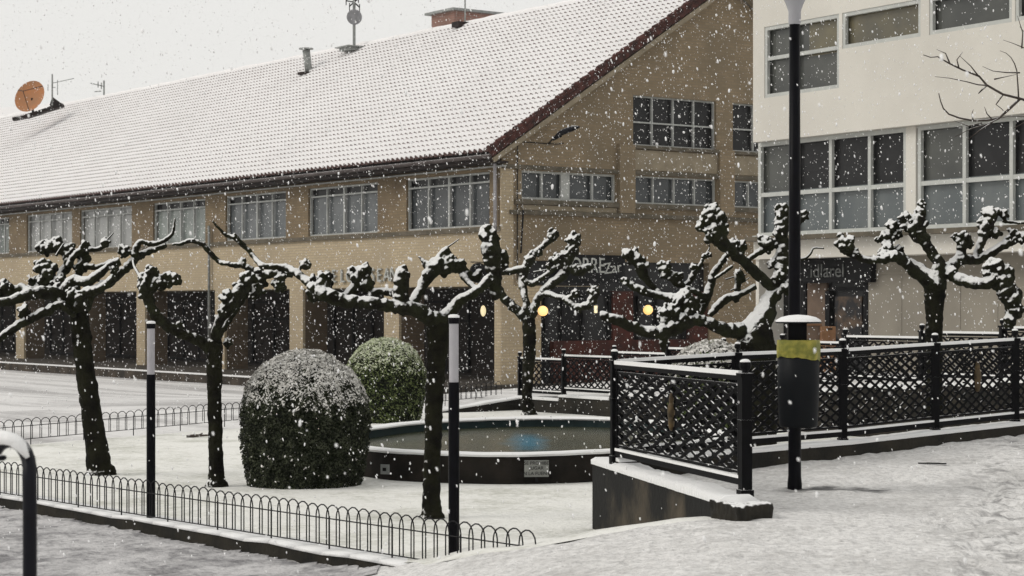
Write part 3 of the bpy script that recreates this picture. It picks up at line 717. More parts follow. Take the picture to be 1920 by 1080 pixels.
k = MB(); k.beam(P(25, 224, Y4), P(50, 219, Y4), .5, .18); k.beam(P(50, 219, Y4), P(118, 197, Y4), .6, .2); k.build('base_frame', 'eave', m4)
m5 = thing('yagi_aerial', P(98, 196, 112), 'thin aerial with side arm just right of the orange dish', 'antenna')
rod(98, 200, 98, 139, 112, .05, 'steel', m5, 'pole')
k = MB()
for a_, b_ in (((98, 156), (139, 147)), ((90, 158), (90, 170)), ((108, 150), (108, 178)), ((98, 164), (104, 164))): k.beam(P(*a_, 112), P(*b_, 112), .035, .035)
k.build('aerial', 'steel', m5); MB().add([P(92, 200, 112), P(122, 199, 112), P(98, 181, 112), P(105, 195, 113.5)], [(0, 1, 2), (1, 3, 2), (0, 2, 3)]).build('bracket', 'eave', m5)
m6 = thing('small_aerial', P(195, 185, 116), 'small fishbone aerial standing alone on the ridge', 'antenna')
rod(195, 186, 195, 151, 116, .055, 'steel', m6, 'pole')
k = MB()
for a_, b_ in (((195, 162), (170, 156)), ((184, 153), (184, 164)), ((177, 172), (190, 171)), ((190, 155), (190, 167))): k.beam(P(*a_, 116), P(*b_, 116), .05, .05)
k.build('aerial', 'steel', m6)

# bits on the facades
sgn = thing('shop_sign', R.at(gx(1110), 3.4, .1), 'black shop signboard with white letters over the red shop front', 'sign')
s0, s1 = gx(1046, 500), gx(1168, 500); sz0, sz1 = R.px(1100, 531)[1], R.px(1100, 478)[1]
MB().pbox(R, s0, s1, sz0, sz1, .03, .12).build('board', 'sign_black', sgn)
text('TORRE', R.at(gx(1090, 500), R.px(1090, 499)[1], .135), B, -A, .72, 'letter', sgn, 'lettering', sx=.8)
text('Zar', R.at(gx(1144, 500), R.px(1144, 503)[1], .135), B + UZ * .12, -A, .52, 'letter', sgn, 'lettering', sx=1)
ls = thing('facade_lettering', L.at(Lu(680), ARC + .4, .05), 'pale raised shop letters along the foot of the brick facade', 'sign')
lx = L.px(680, 525)
for ch_, px in (('F', 613), ('E', 627), ('L', 643), ('O', 657), ('R', 671), ('E', 685), ('S', 699), ('E', 712), ('A', 726), ('N', 739)):
    u_, z_ = L.px(px, 538 - (px - 613) * .05, .05)
    text(ch_, L.at(u_, ARC + .42, .06), -A, -B, .68, 'letter', ls, 'letter', ext=.03)
rs = thing('round_sign', L.px(897, 512, .7) and L.at(L.px(897, 512, .7)[0], 2.7, .7), 'dark round sign on a bracket near the corner pier', 'sign')
u_, z_ = L.px(897, 512, .7)
MB().tube([L.at(u_, z_, .7) + A * .05, L.at(u_, z_, .7) - A * .05], .33, 24).build('disc', 'sign_black', rs); MB().beam(L.at(u_, z_ + .35, .0), L.at(u_, z_ + .35, 1.0), .03, .03).build('bracket', 'dark_metal', rs)
lampg = []
for i, (px, py, rp, m, lab) in enumerate(((1018, 583, 9.5, 'lamp_lit', 'glowing yellow globe lamp beside the lit corner pier'), (1215, 581, 9.5, 'lamp_lit', 'glowing yellow globe lamp right of the red door post'))):
    u_, z_ = R.px(px, py, .25); t_ = thing('globe_lamp', R.at(u_, z_, .25), lab, 'lamp', 'globe lamps on the shop front')
    MB().ball(R.at(u_, z_, .25), rp / F * 66, 16, 10).build('globe', m, t_, smooth=True)
    MB().beam(R.at(u_, z_ + .17, .25), R.at(u_, z_ + .17, -.2), .04, .04).build('bracket', 'dark_metal', t_)
u_, z_ = R.px(1117, 580, .1); t_ = thing('tube_lamp', R.at(u_, z_, .1), 'small upright lit lamp in the dark shop doorway', 'lamp')
MB().tube([R.at(u_, z_ - .12, .1), R.at(u_, z_ + .12, .1)], .055, 8).build('tube', 'lamp_pale', t_); MB().beam(R.at(u_, z_ + .13, .1), R.at(u_, z_ + .13, -.2), .03, .03).build('bracket', 'dark_metal', t_)
u_, z_ = L.px(906, 583, -2.5); t_ = thing('wall_lamp', L.at(u_, z_, -2.5), 'pale lit lamp inside the last arcade bay', 'lamp')
MB().ball(L.at(u_, z_, -2.5), .12, 10, 8, sq=(.8, .8, 1.6)).build('globe', 'lamp_pale', t_, smooth=True); MB().beam(L.at(u_, z_ + .2, -2.5), L.at(u_, ARC, -2.5), .02, .02).build('rod', 'dark_metal', t_)
# street light on the gable
u_, z_ = R.px(1045, 262, 1.3); sl_ = thing('wall_street_light', R.at(u_, z_, 0), 'dark curved street light bracketed out from the brick gable', 'street lamp')
h0 = P(1038, 262, 64.5); h1 = P(1086, 238, 63.4); w0_ = on_plane(1030, 268, C0, -A)
MB().tube([w0_, w0_.lerp(h0, .6) + UZ * .05, h0, h0.lerp(h1, .3)], .035, 6).build('arm', 'dark_metal', sl_)
k = MB(); k.tube([h0 + UZ * .05, h0.lerp(h1, .35) + UZ * .1, h0.lerp(h1, .75) + UZ * .06, h1], [.04, .10, .09, .03], 8); k.build('head', 'rail', sl_, smooth=True)

# ------------------------------------------------------------------ pale modern building
wb = thing('pale_building', W0, 'cream rendered modern building with long grey window bands', 'building')
WZ = -.3
def wpx(px, py, w=0): return WB.px(px, py, w)
zov = wpx(1421, 266)[1]                         # underside of the oversailing upper floors
zs2 = wpx(1433, 184)[1]; zt2 = wpx(1433, 51)[1]; zb2 = wpx(1722, 69)[1]
WL = 22
uA0, uA1 = wpx(1433, 100)[0], wpx(1573, 100)[0]
bands = [(wpx(1579, 60)[0], wpx(1726, 60)[0]), (wpx(1742, 40)[0], wpx(1897, 40)[0]), (wpx(1903, 40)[0], wpx(1907, 40)[0] + 1.7)]
x = bands[-1][1] + .3
while x < WL - 3: bands.append((x, x + 2.2)); x += 2.5
holes = [(uA0, uA1, zs2, zt2)] + [(a, b, zb2, zt2) for a, b in bands]
mb = wall_sheet(WB, [(0, zov), (WL, zov), (WL, zt2 + 5.5), (0, zt2 + 5.5)], holes, depth=.18)
T = zt2 + 5.5
mb.quad(WB.at(0, zov, 0), WB.at(0, T, 0), WB.at(0, T, -14), WB.at(0, zov, -14)); mb.quad(WB.at(WL, zov, 0), WB.at(WL, T, 0), WB.at(WL, T, -14), WB.at(WL, zov, -14))
mb.quad(WB.at(0, zov, 0), WB.at(WL, zov, 0), WB.at(WL, zov, -14), WB.at(0, zov, -14)); mb.quad(WB.at(0, T, 0), WB.at(WL, T, 0), WB.at(WL, T, -14), WB.at(0, T, -14))
mb.build('wall', 'render', wb)
rA = (zb2 - zs2) / (zt2 - zs2)
window(wb, WB, uA0, uA1, zs2, zt2, [.4], [(wpx(1433, 111)[1] - zs2) / (zt2 - zs2)], w=-.06, frame='frame_pale', fw=.09, sill=False, backs=[(0, 1, 0, .5, 'grey_glass'), (0, .55, .5, 1, 'grey_glass'), (.55, 1, .5, 1, 'ochre_reflection')])
for i, (a, b) in enumerate(bands):
    window(wb, WB, a, b, zb2, zt2, [], [], w=-.06, frame='frame_pale', fw=.09, sill=False, backs=[(0, 1, 0, 1, 'ochre_reflection' if i == 0 else 'grey_glass')])
RZ = -.28
zf0 = wpx(1500, 441, RZ)[1]; ztop1 = zov
m0 = wpx(1424, 400, RZ)[0]; u_a = wpx(1702, 400, RZ)[0]; u_b = wpx(1721, 400, RZ)[0]; zmid = wpx(1428, 366, RZ)[1]
x0 = wpx(1420, 400, RZ)[0]; mm = [(wpx(px, 350, RZ)[0] - m0) / (u_a - m0) for px in (1492, 1559, 1632)]
window(wb, WB, m0, u_a, zf0, zov - .004, mm, [(zmid - zf0) / (zov - zf0)], w=RZ, frame='frame_pale', fw=.10, backs=[(0, 1, 0, .48, 'frosted'), (0, .25, .48, 1, 'grey_glass'), (.25, 1, .48, 1, 'interior')])
w2 = wpx(1723, 400, RZ)[0]; w3 = w2 + 5.2
m2_ = [(wpx(px, 350, RZ)[0] - w2) / (w3 - w2) for px in (1810, 1898)]
window(wb, WB, w2, w3, zf0, zov - .004, m2_ + [.83], [(zmid - zf0) / (zov - zf0)], w=RZ, frame='frame_pale', fw=.10, backs=[(0, 1, 0, .48, 'frosted'), (0, .27, .48, 1, 'grey_glass'), (.27, 1, .48, 1, 'interior')])
window(wb, WB, w3 + .6, w3 + 6, zf0, zov - .004, [.25, .5, .75], [(zmid - zf0) / (zov - zf0)], w=RZ, frame='frame_pale', fw=.10, backs=[(0, 1, 0, .48, 'frosted'), (0, 1, .48, 1, 'interior')])
pr = MB(); pr.pbox(WB, u_a + .01, u_b, zf0, zov - .004, RZ - .3, RZ + .07); pr.pbox(WB, w3 + .01, w3 + .55, zf0, zov - .004, RZ - .3, RZ + .2)
zg = wpx(1500, 484, RZ)[1]
pr.pbox(WB, x0, WL, zg, zf0 - .02, -1.2, RZ + .12)
pr.pbox(WB, x0, x0 + .12, WZ, zg, -1.2, RZ + .05)
pr.quad(WB.at(x0, WZ, -14), WB.at(x0, zov, -14), WB.at(x0, zov, -.3), WB.at(x0, WZ, -.3))
pr.build('band', 'render', wb)
sm = MB(); sm.pbox(WB, x0, WL, zf0 - .02, zf0 + .03, RZ - .2, RZ + .16); sm.build('sill', 'frame_pale', wb)
gr = -.9
bg = MB(); bg.pbox(WB, wpx(1628, 560, gr)[0], WL, WZ - .5, zg, gr - .3, gr); bg.build('ground_wall', 'render_low', wb)
jn = MB()
for px in (1690, 1737, 1800, 1870):
    u_ = wpx(px, 560, gr)[0]; jn.pbox(WB, u_, u_ + .02, WZ, zg - .3, gr, gr + .012)
jn.pbox(WB, wpx(1628, 560, gr)[0], WL, zg - .42, zg - .36, gr, gr + .03); jn.build('joint', 'render_low', wb)
fr = MB(); fr.pbox(WB, x0 + .13, wpx(1627, 560, gr)[0], WZ - .5, zg, gr - .3, gr - .12); fr.build('shop_glass', [glossy('interior')], wb)
d = MB(); d.pbox(WB, wpx(1507, 560, gr)[0], wpx(1511, 560, gr)[0], WZ, zg, gr - .1, gr); d.pbox(WB, wpx(1620, 560, gr)[0], wpx(1628, 560, gr)[0], WZ, zg, gr - .12, gr + .02)
d.pbox(WB, wpx(1548, 560, gr)[0], wpx(1556, 560, gr)[0], WZ, zg - .8, gr - .12, gr + .02); d.pbox(WB, wpx(1556, 560, gr)[0], wpx(1618, 560, gr)[0], wpx(1580, 545, gr)[1], wpx(1580, 538, gr)[1], gr - .12, gr)
d.build('door_frame', 'sign_black', wb)
d = MB(); d.pbox(WB, wpx(1512, 560, gr)[0], wpx(1548, 560, gr)[0], WZ, wpx(1530, 530, gr)[1], gr - .11, gr - .03); d.build('shutter', 'woodpanel', wb)
pr2 = MB()
u0_, u1_ = wpx(1562, 560, gr)[0], wpx(1612, 560, gr)[0]
pr2.pbox(WB, u0_, u1_, wpx(1580, 636, gr)[1], wpx(1580, 556, gr)[1], gr - .11, gr - .06); pr2.build('door', 'door_pane', wb)  # reflections in the door are painted on as brown blotches
sg = thing('signboard', WB.at(1, 3, gr), 'black shop fascia with faint grey lettering under the cream overhang', 'sign')
su0, su1 = wpx(1503, 505, gr + .2)[0], wpx(1632, 505, gr + .2)[0]; sz0, sz1 = wpx(1503, 531, gr + .2)[1], wpx(1503, 489, gr + .2)[1]
MB().pbox(WB, su0, su1, sz0, sz1, gr + .02, gr + .2).build('board', 'sign_black', sg)
text('idlarel', WB.at(wpx(1552, 505, gr + .2)[0], (sz0 + sz1) / 2, gr + .22), WU, WN, .46, 'letter_dim', sg, 'lettering', sx=1.1)
# crate outside the doorway
cr = thing('wooden_crate', WB.at(1, 0, .6), 'orange-brown wooden box standing before the pale building shop', 'crate')
cY = 46.5; c0, c1 = P(1541, 641, cY), P(1567, 612, cY)
MB().hexa([Vector((x_, y_, z_)) for z_ in (-.2, c1.z) for x_, y_ in ((c0.x, cY), (c1.x, cY), (c1.x, cY + .35), (c0.x, cY + .35))]).build('box', 'plywood', cr)
MB().box(P(1556, 618, cY - .02), .12, .02, .03).build('handle', 'sign_black', cr)
cr2 = thing('wooden_board', P(1528, 640, 46.8), 'reddish brown board leaning behind the orange-brown box', 'board')
c0, c1 = P(1512, 641, 46.8), P(1541, 609, 46.8)
MB().hexa([Vector((x_, y_, z_)) for z_ in (-.2, c1.z) for x_, y_ in ((c0.x, 46.8), (c1.x, 46.8), (c1.x, 46.86), (c0.x, 46.86))]).build('panel', 'woodpanel', cr2)
MB().beam(P(1512, 609, 46.77), P(1541, 609, 46.77), .03, .04).build('batten', 'plywood', cr2)

# ------------------------------------------------------------------ pond
def catmull(pts, n=8):
    out = []; m_ = len(pts)
    for i in range(m_):
        p0, p1, p2, p3 = [Vector(pts[(i + k) % m_]) for k in (-1, 0, 1, 2)]
        for q in range(n):
            t = q / n; out.append(.5 * ((2 * p1) + (p2 - p0) * t + (2 * p0 - 5 * p1 + 4 * p2 - p3) * t * t + (3 * p1 - p0 - 3 * p2 + p3) * t ** 3))
    return out
ring = catmull([(-1.77, 25.25), (-1.08, 24.66), (0, 24.33), (1.26, 24.96), (2.35, 26.1), (3.0, 28.1), (2.75, 30.4), (1.62, 32.2), (0, 32.4), (-1.37, 31.4), (-2.1, 30), (-2.65, 28.2), (-2.35, 26.4)], 8)
cen = Vector((.2, 28.4)); RZT = -.21
pond = thing('pond', (.2, 28.4, GZ), 'round raised garden pond with dark wall and snowy rim', 'pond')
mb = MB(); ib = MB(); n = len(ring)
def off(p, d): v = (p - cen); return cen + v * (1 + d / v.length)
for i in range(n):
    a, b = ring[i], ring[(i + 1) % n]; ai, bi = off(a, -.22), off(b, -.22)
    mb.quad((a.x, a.y, GZ - .2), (b.x, b.y, GZ - .2), (b.x, b.y, RZT), (a.x, a.y, RZT)); ib.quad((ai.x, ai.y, GZ - .2), (bi.x, bi.y, GZ - .2), (bi.x, bi.y, RZT), (ai.x, ai.y, RZT))
    mb.quad((a.x, a.y, RZT), (b.x, b.y, RZT), (bi.x, bi.y, RZT), (ai.x, ai.y, RZT))
mb.build('wall', 'pond_wall', pond); ib.build('basin', 'bottom', pond)
mb = MB()
prof = [(.02, -.005), (.03, .02), (0, .038), (-.11, .045), (-.22, .035), (-.25, .015), (-.24, -.005)]
rows = [[Vector((*off(p, d_), RZT + h_ + .004 * noise.noise(Vector((p.x * 4, p.y * 4, h_ * 9))))) for d_, h_ in prof] for p in ring]
for i in range(n):
    a, b = rows[i], rows[(i + 1) % n]
    for j in range(len(prof) - 1): mb.quad(a[j], b[j], b[j + 1], a[j + 1])
mb.build('snow_rim', 'snow', pond, smooth=True)
mb = MB(); mb.add([(p.x, p.y, -.325) for p in [off(q_, -.1) for q_ in ring]], [tuple(range(n))]); wt = mb.build('water', 'water', pond)
def pondpt(px, z):   # nearest wall point seen at a pixel column
    best = min((p for p in ring if p.y < 27), key=lambda p: abs(960 + F * p.x / p.y - px)); return best
pn = thing('notice_plate', (.45, 24.4, -.5), 'small white notice plate with three printed lines on the pond wall', 'sign')
y_ = 24.40
c0, c1 = P(983, 894, y_ - .1), P(1029, 863, y_ - .1)
MB().hexa([Vector((x_, yy_, z_)) for z_ in (c0.z, c1.z) for x_, yy_ in ((c0.x, y_ - .13), (c1.x, y_ - .10), (c1.x, y_ - .085), (c0.x, y_ - .115))]).build('plate', 'plate', pn)
MB().beam(P(1006, 903, y_ - .09), P(1006, 885, y_ - .09), .025, .015).build('post', 'dark_metal', pn)
for s_, py in (('SE PROHIBE', 868.5), ('JUGAR', 878), ('EN LA FUENTE', 888)):
    text(s_, P(1006, py, y_ - .128), Vector((1, .1, 0)), Vector((.1, -1, 0)), .058, 'letter_black', pn, 'lettering', ext=.001)
pn2 = thing('small_plate', (-1.3, 24.8, -.4), 'tiny grey plate low on the pond wall beside the big bush', 'sign')
q_ = P(722, 880, 24.87); MB().box(q_ - UZ * .06, .12, .02, .12, -.5).build('plate', 'steel', pn2)
MB().box(q_ - UZ * .02 + Vector((-.008, -.014, 0)), .05, .006, .04, -.5).build('print', 'letter_black', pn2)
# garden boundary wall at the back, stepping up to the right
rw = thing('retaining_wall', (RW1.x, RW1.y, GZ), 'low dark retaining wall with snow along the top behind the pond', 'wall')
mb = MB(); sn = MB()
NP = 8; rdir = (RW2 - RW1)
def rear(k):       # post k along the rear fence
    xs = [975, 1057, 1152, 1252, 1357, 1467, 1585, 1729, 1880, 2045][k]; t = (xs - 960) / F
    # intersection of the sight line with the straight run RW1->RW2
    u = (t * RW1.y - RW1.x) / (rdir.x - t * rdir.y); return RW1 + rdir * u
TOPZ = [.50, .583, .68, .786, .87, .96, 1.07, 1.16, 1.25]
def wseg(a, b, z0a, z0b, base, th, m1, m2, cap=.05, lip=.02):
    d_ = (b - a).normalized(); nv = Vector((-d_.y, d_.x)) * th / 2
    m1.hexa([Vector((p.x, p.y, base)) for p in (a - nv, b - nv, b + nv, a + nv)] + [Vector((p.x, p.y, z)) for p, z in ((a - nv, z0a), (b - nv, z0b), (b + nv, z0b), (a + nv, z0a))])
    if m2 is None: return
    K_ = max(2, int((b - a).length / .06)); nv2 = nv * (1 + 2 * lip / th)
    for i in range(K_):
        q = [a.lerp(b, i / K_), a.lerp(b, (i + 1) / K_)]; zz = [z0a + (z0b - z0a) * i / K_, z0a + (z0b - z0a) * (i + 1) / K_]
        hh = [cap * (1 + .35 * noise.noise(Vector((p.x * 1.5, p.y * 1.5, 1))) + .25 * noise.noise(Vector((p.x * 9, p.y * 9, 1)))) for p in q]
        ov = [1 + .05 * noise.noise(Vector((p.x * 2, p.y * 2, 7))) + .07 * noise.noise(Vector((p.x * 11, p.y * 11, 7))) for p in q]
        bt = [Vector((*(q[0] - nv2 * ov[0]), zz[0] - .006)), Vector((*(q[1] - nv2 * ov[1]), zz[1] - .006)), Vector((*(q[1] + nv2), zz[1] - .006)), Vector((*(q[0] + nv2), zz[0] - .006))]
        md = [Vector((*(q[0] - nv2 * ov[0] * 1.02), zz[0] + hh[0] * .6)), Vector((*(q[1] - nv2 * ov[1] * 1.02), zz[1] + hh[1] * .6)), Vector((*(q[1] + nv2 * 1.02), zz[1] + hh[1] * .6)), Vector((*(q[0] + nv2 * 1.02), zz[0] + hh[0] * .6))]
        tp = [Vector((*(q[0] - nv2 * .7), zz[0] + hh[0])), Vector((*(q[1] - nv2 * .7), zz[1] + hh[1])), Vector((*(q[1] + nv2 * .7), zz[1] + hh[1])), Vector((*(q[0] + nv2 * .7), zz[0] + hh[0]))]
        o_ = len(m2.v); m2.v += bt + md + tp
        for l in (0, 4):
            for j in range(4): m2.f.append((o_ + l + j, o_ + l + (j + 1) % 4, o_ + l + 4 + (j + 1) % 4, o_ + l + 4 + j)); m2.m.append(0)
        m2.f.append((o_ + 8, o_ + 9, o_ + 10, o_ + 11)); m2.m.append(0)
wseg(RW0, RW1, -.57, -.30, -.9, .25, mb, sn, .04)
posts = [rear(k) for k in range(10)]
wz = [t - .80 for t in TOPZ]
wseg(RW1, posts[0], -.30, wz[0], -.9, .25, mb, sn, .05) if (posts[0] - RW1).length > .05 else None
for k in range(9): wseg(posts[k], posts[k + 1], wz[k], wz[k], -.9, .25, mb, sn, .05)
wseg(posts[9], RW2, wz[8], wz[8], -.9, .25, mb, sn, .05) if posts[9].x < RW2.x else None
mb.build('wall_body', 'wall_dark', rw); sn.build('snow_cap', 'snow', rw, smooth=False)

# ------------------------------------------------------------------ ornamental iron fences
def lattice_panel(a, b, za, zb, H, parent, cols, rows=6, bar=.016, gold=False, snow_t=.03, fill=.2, pm='iron_lattice'):
    """a, b: 2D ends; za, zb: top rail heights; H: panel height"""
    mb = MB(); rail = MB()
    def pt(u, v): p = a.lerp(b, u); zt_ = za + (zb - za) * u; return Vector((p.x, p.y, zt_ - H * (1 - v)))
    rail.beam(pt(0, 1), pt(1, 1), .045, .04); rail.beam(pt(0, .0), pt(1, .0), .04, .05); rail.beam(pt(0, .09), pt(1, .09), .02, .02)
    rail.beam(pt(0, .93), pt(1, .93), .02, .02)
    rail.beam(pt(.012, 0), pt(.012, 1), .03, .03, up=Vector((1, 0, 0))); rail.beam(pt(.988, 0), pt(.988, 1), .03, .03, up=Vector((1, 0, 0)))
    v0, v1 = .09, .93; dv = (v1 - v0) / rows
    for i in range(cols):
        for j in range(rows):
            u0, u1 = i / cols, (i + 1) / cols; w0_, w1_ = v0 + dv * j, v0 + dv * (j + 1)
            mb.beam(pt(u0, w0_), pt(u1, w1_), .012, bar); mb.beam(pt(u0, w1_), pt(u1, w0_), .012, bar)
            um, vm = (u0 + u1) / 2, (w0_ + w1_) / 2; c = pt(um, vm); e1 = (pt(1, 0) - pt(0, 0)).normalized()
            s_ = fill * (pt(1 / cols, 0) - pt(0, 0)).length; sv_ = fill * dv * H
            mb.add([c - e1 * s_, c - UZ * sv_, c + e1 * s_, c + UZ * sv_, c + Vector((e1.y, -e1.x, 0)) * .018, c - Vector((e1.y, -e1.x, 0)) * .018], [(0, 1, 4), (1, 2, 4), (2, 3, 4), (3, 0, 4), (1, 0, 5), (2, 1, 5), (3, 2, 5), (0, 3, 5)])
            c = pt(u0, w0_) + Vector((e1.y, -e1.x, 0)) * .007; mb.add([c - e1 * s_ * (i > 0), c - UZ * sv_ * (j > 0), c + e1 * s_, c + UZ * sv_], [(0, 1, 2, 3)])
            # little curl inside each diamond
            if (i + j) % 2 == 0: mb.beam(pt(u0, vm), pt(u0 + .5 / cols, vm), .01, bar * .8)
    p_ = mb.build('panel', pm, parent); rail.build('rail', 'iron', p_)
    s_ = MB(); s2_ = MB(); K_ = 10
    for i in range(K_):
        q0, q1 = pt(i / K_, 1), pt((i + 1) / K_, 1); h = snow_t
        s_.beam(q0 + UZ * (.02 + h / 2 * .9), q1 + UZ * (.02 + h / 2 * .9), .05, h)
        q0, q1 = pt(i / K_, 0), pt((i + 1) / K_, 0)
        s2_.beam(q0 + UZ * (.025 + h / 2 * .7), q1 + UZ * (.025 + h / 2 * .7), .04, h * .7)
    s_.build('snow_cap', 'snow', p_); s2_.build('snow_line', 'snow', p_)
    if gold:
        g = MB(); c = pt(.5, .58); e1 = (pt(1, 0) - pt(0, 0)).normalized(); fr_ = Vector((e1.y, -e1.x, 0)) * .02
        w_ = .05 if not isinstance(gold, float) else gold
        for dz, sx_, sz_ in ((.10, .6, .06), (0, 1, .09), (-.09, .7, .08)): g.ball(c + fr_ + UZ * dz, sz_, 8, 6, sq=(w_ / sz_ * sx_ * abs(e1.x) + .25, .35, 1))
        g.build('ornament', 'gold', p_, smooth=True)
    return p_
def iron_post(p, z0, z1, parent, w=.06):
    mb = MB(); c = Vector((p.x, p.y, z0)); H = z1 - z0
    mb.box(c, w, w, H - .12, .25); mb.box(c, w * 1.25, w * 1.25, .08, .25); mb.box(c + UZ * (H - .14), w * 1.3, w * 1.3, .03, .25); mb.box(c + UZ * (H * .55), w * 1.15, w * 1.15, .02, .25)
    mb.tube([c + UZ * (H - .11), c + UZ * (H - .08)], w * .3, 8); mb.ball(c + UZ * (H - .05), w * .58, 10, 8)
    o = mb.build('post', 'iron', parent)
    MB().ball(c + UZ * (H - .022), w * .50, 10, 8, sq=(1, 1, .5)).build('snow_cap', 'snow', o, smooth=True)
    return o
# near fence, run facing the pond
w1 = thing('garden_wall', (WE.x, WE.y, -.5), 'dark stained wedge-shaped wall with thick snow in front of the pond', 'wall')
mb = MB(); sn = MB(); wseg(WE, Vector((1.74, 15.42)), .085, .085, -1.1, .26, mb, sn, .065, .012); mb.build('wall_body', 'wall_stain', w1); sn.build('snow_cap', 'snow', w1, smooth=True)
bl = MB(); q4 = [Vector((1.69, 15.02)), Vector((2.0, 15.36)), Vector((1.82, 15.78)), Vector((1.53, 15.58))]
bl.hexa([Vector((p.x, p.y, -.3)) for p in q4] + [Vector((p.x, p.y, .105)) for p in q4]); o = bl.build('end_block', 'wall_dark', w1); remesh(o, .022, .045, .06)
n1 = thing('iron_fence', (P1.x, P1.y, .1), 'black lattice iron fence run ending at the dark wall end, snow on its rail', 'fence', 'near lattice iron fences')
ztop = 1.045
lattice_panel(P1.lerp(P2, .02), P1.lerp(P2, .975), ztop, ztop, .81, n1, 11, 7, .024, gold=.045, snow_t=.035, fill=.26, pm='iron_bare')
iron_post(P1, .13, 1.21, n1, .065); iron_post(P2, .10, 1.195, n1, .085)
# near fence, run along the pavement to the right
n2 = thing('iron_fence', (P3a.x, P3a.y, .1), 'long black lattice iron fence on a low kerb behind the litter bin', 'fence', 'near lattice iron fences')
def onrun(px):
    t = (px - 960) / F; d_ = P5 - P3a; u = (t * P3a.y - P3a.x) / (d_.x - t * d_.y); return P3a + d_ * u
run = [P1, onrun(1383), onrun(1580), onrun(1753), onrun(1903), onrun(2040), onrun(2170), onrun(2290)]
rz = [1.06, 1.12, 1.135, 1.175, 1.21, 1.25, 1.29, 1.33]
for i in range(len(run) - 1):
    a_, b_ = run[i], run[i + 1]; d_ = (b_ - a_).normalized() * .03
    lattice_panel(a_ + d_, b_ - d_, rz[i], rz[i + 1], .81, n2, 9, 7, .023, gold=(.03 if i in (3, 5) else False), snow_t=.03)
for i, p in enumerate(run[1:]): iron_post(p, rz[i + 1] - .93, rz[i + 1] + .155, n2, .07 if i else .055)
w2_ = thing('kerb_wall', (P3a.x, P3a.y, 0), 'low dark kerb wall with a snowy top under the long iron fence', 'wall')
mb = MB(); sn = MB()
for i in range(len(run) - 1): wseg(run[i], run[i + 1], rz[i] - .90, rz[i + 1] - .90, -.9, .26, mb, sn, .03, .005)
wseg(run[-1], P9, rz[-1] - .9, rz[-1] + .1, -.9, .26, mb, sn, .03)
mb.build('wall_body', 'wall_dark', w2_); sn.build('snow_cap', 'snow', w2_)
n3 = thing('iron_fence', (posts[0].x, posts[0].y, 0), 'far black lattice iron fence stepping up along the wall behind the pond', 'fence', 'far lattice iron fence')
for k in range(9):
    a_, b_ = posts[k], posts[k + 1]; d_ = (b_ - a_).normalized() * .05
    lattice_panel(a_ + d_, b_ - d_, TOPZ[k], TOPZ[k], .66, n3, 8, 4, .03, snow_t=.035)
for k in range(10): iron_post(posts[k], wz[min(k, 8)] - .02, TOPZ[min(k, 8)] + .17, n3, .085)

# ------------------------------------------------------------------ hoop-top garden fences
def hoop_fence(a, b, za, zb, spacing, width, h, label, rad=.0045):
    t_ = thing('hoop_fence', (a.x, a.y, za), label, 'fence', 'hoop-top garden fences')
    Ln = (b - a).length; d_ = (b - a) / Ln; n = int(Ln / spacing)
    def pt(s, v): p = a + d_ * s; return Vector((p.x, p.y, za + (zb - za) * s / Ln + v))
    per = 6; i = 0
    while i < n:
        mb = MB(); m = min(per, n - i)
        for q in range(m):
            s0 = (i + q) * spacing + random.uniform(-.006, .006); s1 = s0 + width; pts = [pt(s0, .055), pt(s0, h - width / 2)]; r = width / 2
            hh = h + random.uniform(-.008, .008)
            for g in range(1, 7): an = pi - pi * g / 7; pts.append(pt(s0 + r + r * cos(an), hh - r + r * sin(an)))
            pts += [pt(s1, h - r), pt(s1, .055)]; mb.tube(pts, rad, 5)
        mb.tube([pt(i * spacing, .055), pt((i + m) * spacing + (width - spacing), .055)], rad * .95, 5); mb.tube([pt(i * spacing, h * .70), pt((i + m) * spacing + (width - spacing), h * .70)], rad * .95, 5)
        p_ = mb.build('panel', 'dark_metal', t_)
        f_ = MB(); f_.tube([pt(i * spacing, -.05), pt(i * spacing, h * .75)], rad * 1.3, 5); f_.build('foot', 'dark_metal', p_)
        i += m
    return t_
fa = Vector((.42, 15.27)); 
fl = Vector((-.78, 16.7)); fdir = Vector((-.640, .768)).normalized()
fstart = fl + fdir * -1.5; fend = fl + fdir * 11.5
hoop_fence(fstart, fend, GZ, GZ, .155, .20, .41, 'low hoop-top wire fence along the dark kerb nearest the viewer', .0062)
hoop_fence(HB0 + (HB0 - HB1).normalized() * 2, HB1, GZ - .02, -.36, .195, .235, .37, 'low hoop-top wire fence on the far street side of the snowy lawn', .0065)

# ------------------------------------------------------------------ marker posts, lamp post, bin, tube rail
def marker(p, top_z, label, wscale=1):
    t_ = thing('marker_post', (p.x, p.y, GZ), label, 'post', 'black and white marker posts'); H = top_z - GZ; c = Vector((p.x, p.y, GZ))
    MB().lathe(c, [(0, 0), (.045, 0), (.045, H * .735), (0, H * .735)], 16).build('lower_pole', 'pole', t_, smooth=False)
    MB().lathe(c, [(.039, H * .735), (.039, H - .07)], 16).build('light_tube', 'pole_white', t_, smooth=True)
    o = MB().lathe(c, [(.039, H - .07), (.045, H - .068), (.045, H - .02), (0, H - .02)], 16).build('cap', 'pole', t_)
    MB().lathe(c, [(.047, H - .02), (.046, H - .004), (.03, H + .006), (0, H + .008)], 16).build('snow_cap', 'snow', o, smooth=True)
q = P(283, 976, 20.2); marker(Vector((q.x, q.y)), P(283, 603, 20.2).z, 'black and pale grey marker post left of the big bush')
q = P(851, 1050, 16.55); marker(Vector((q.x, q.y)), P(851, 591, 16.55).z, 'black and pale grey marker post right of the nearest tree trunk')
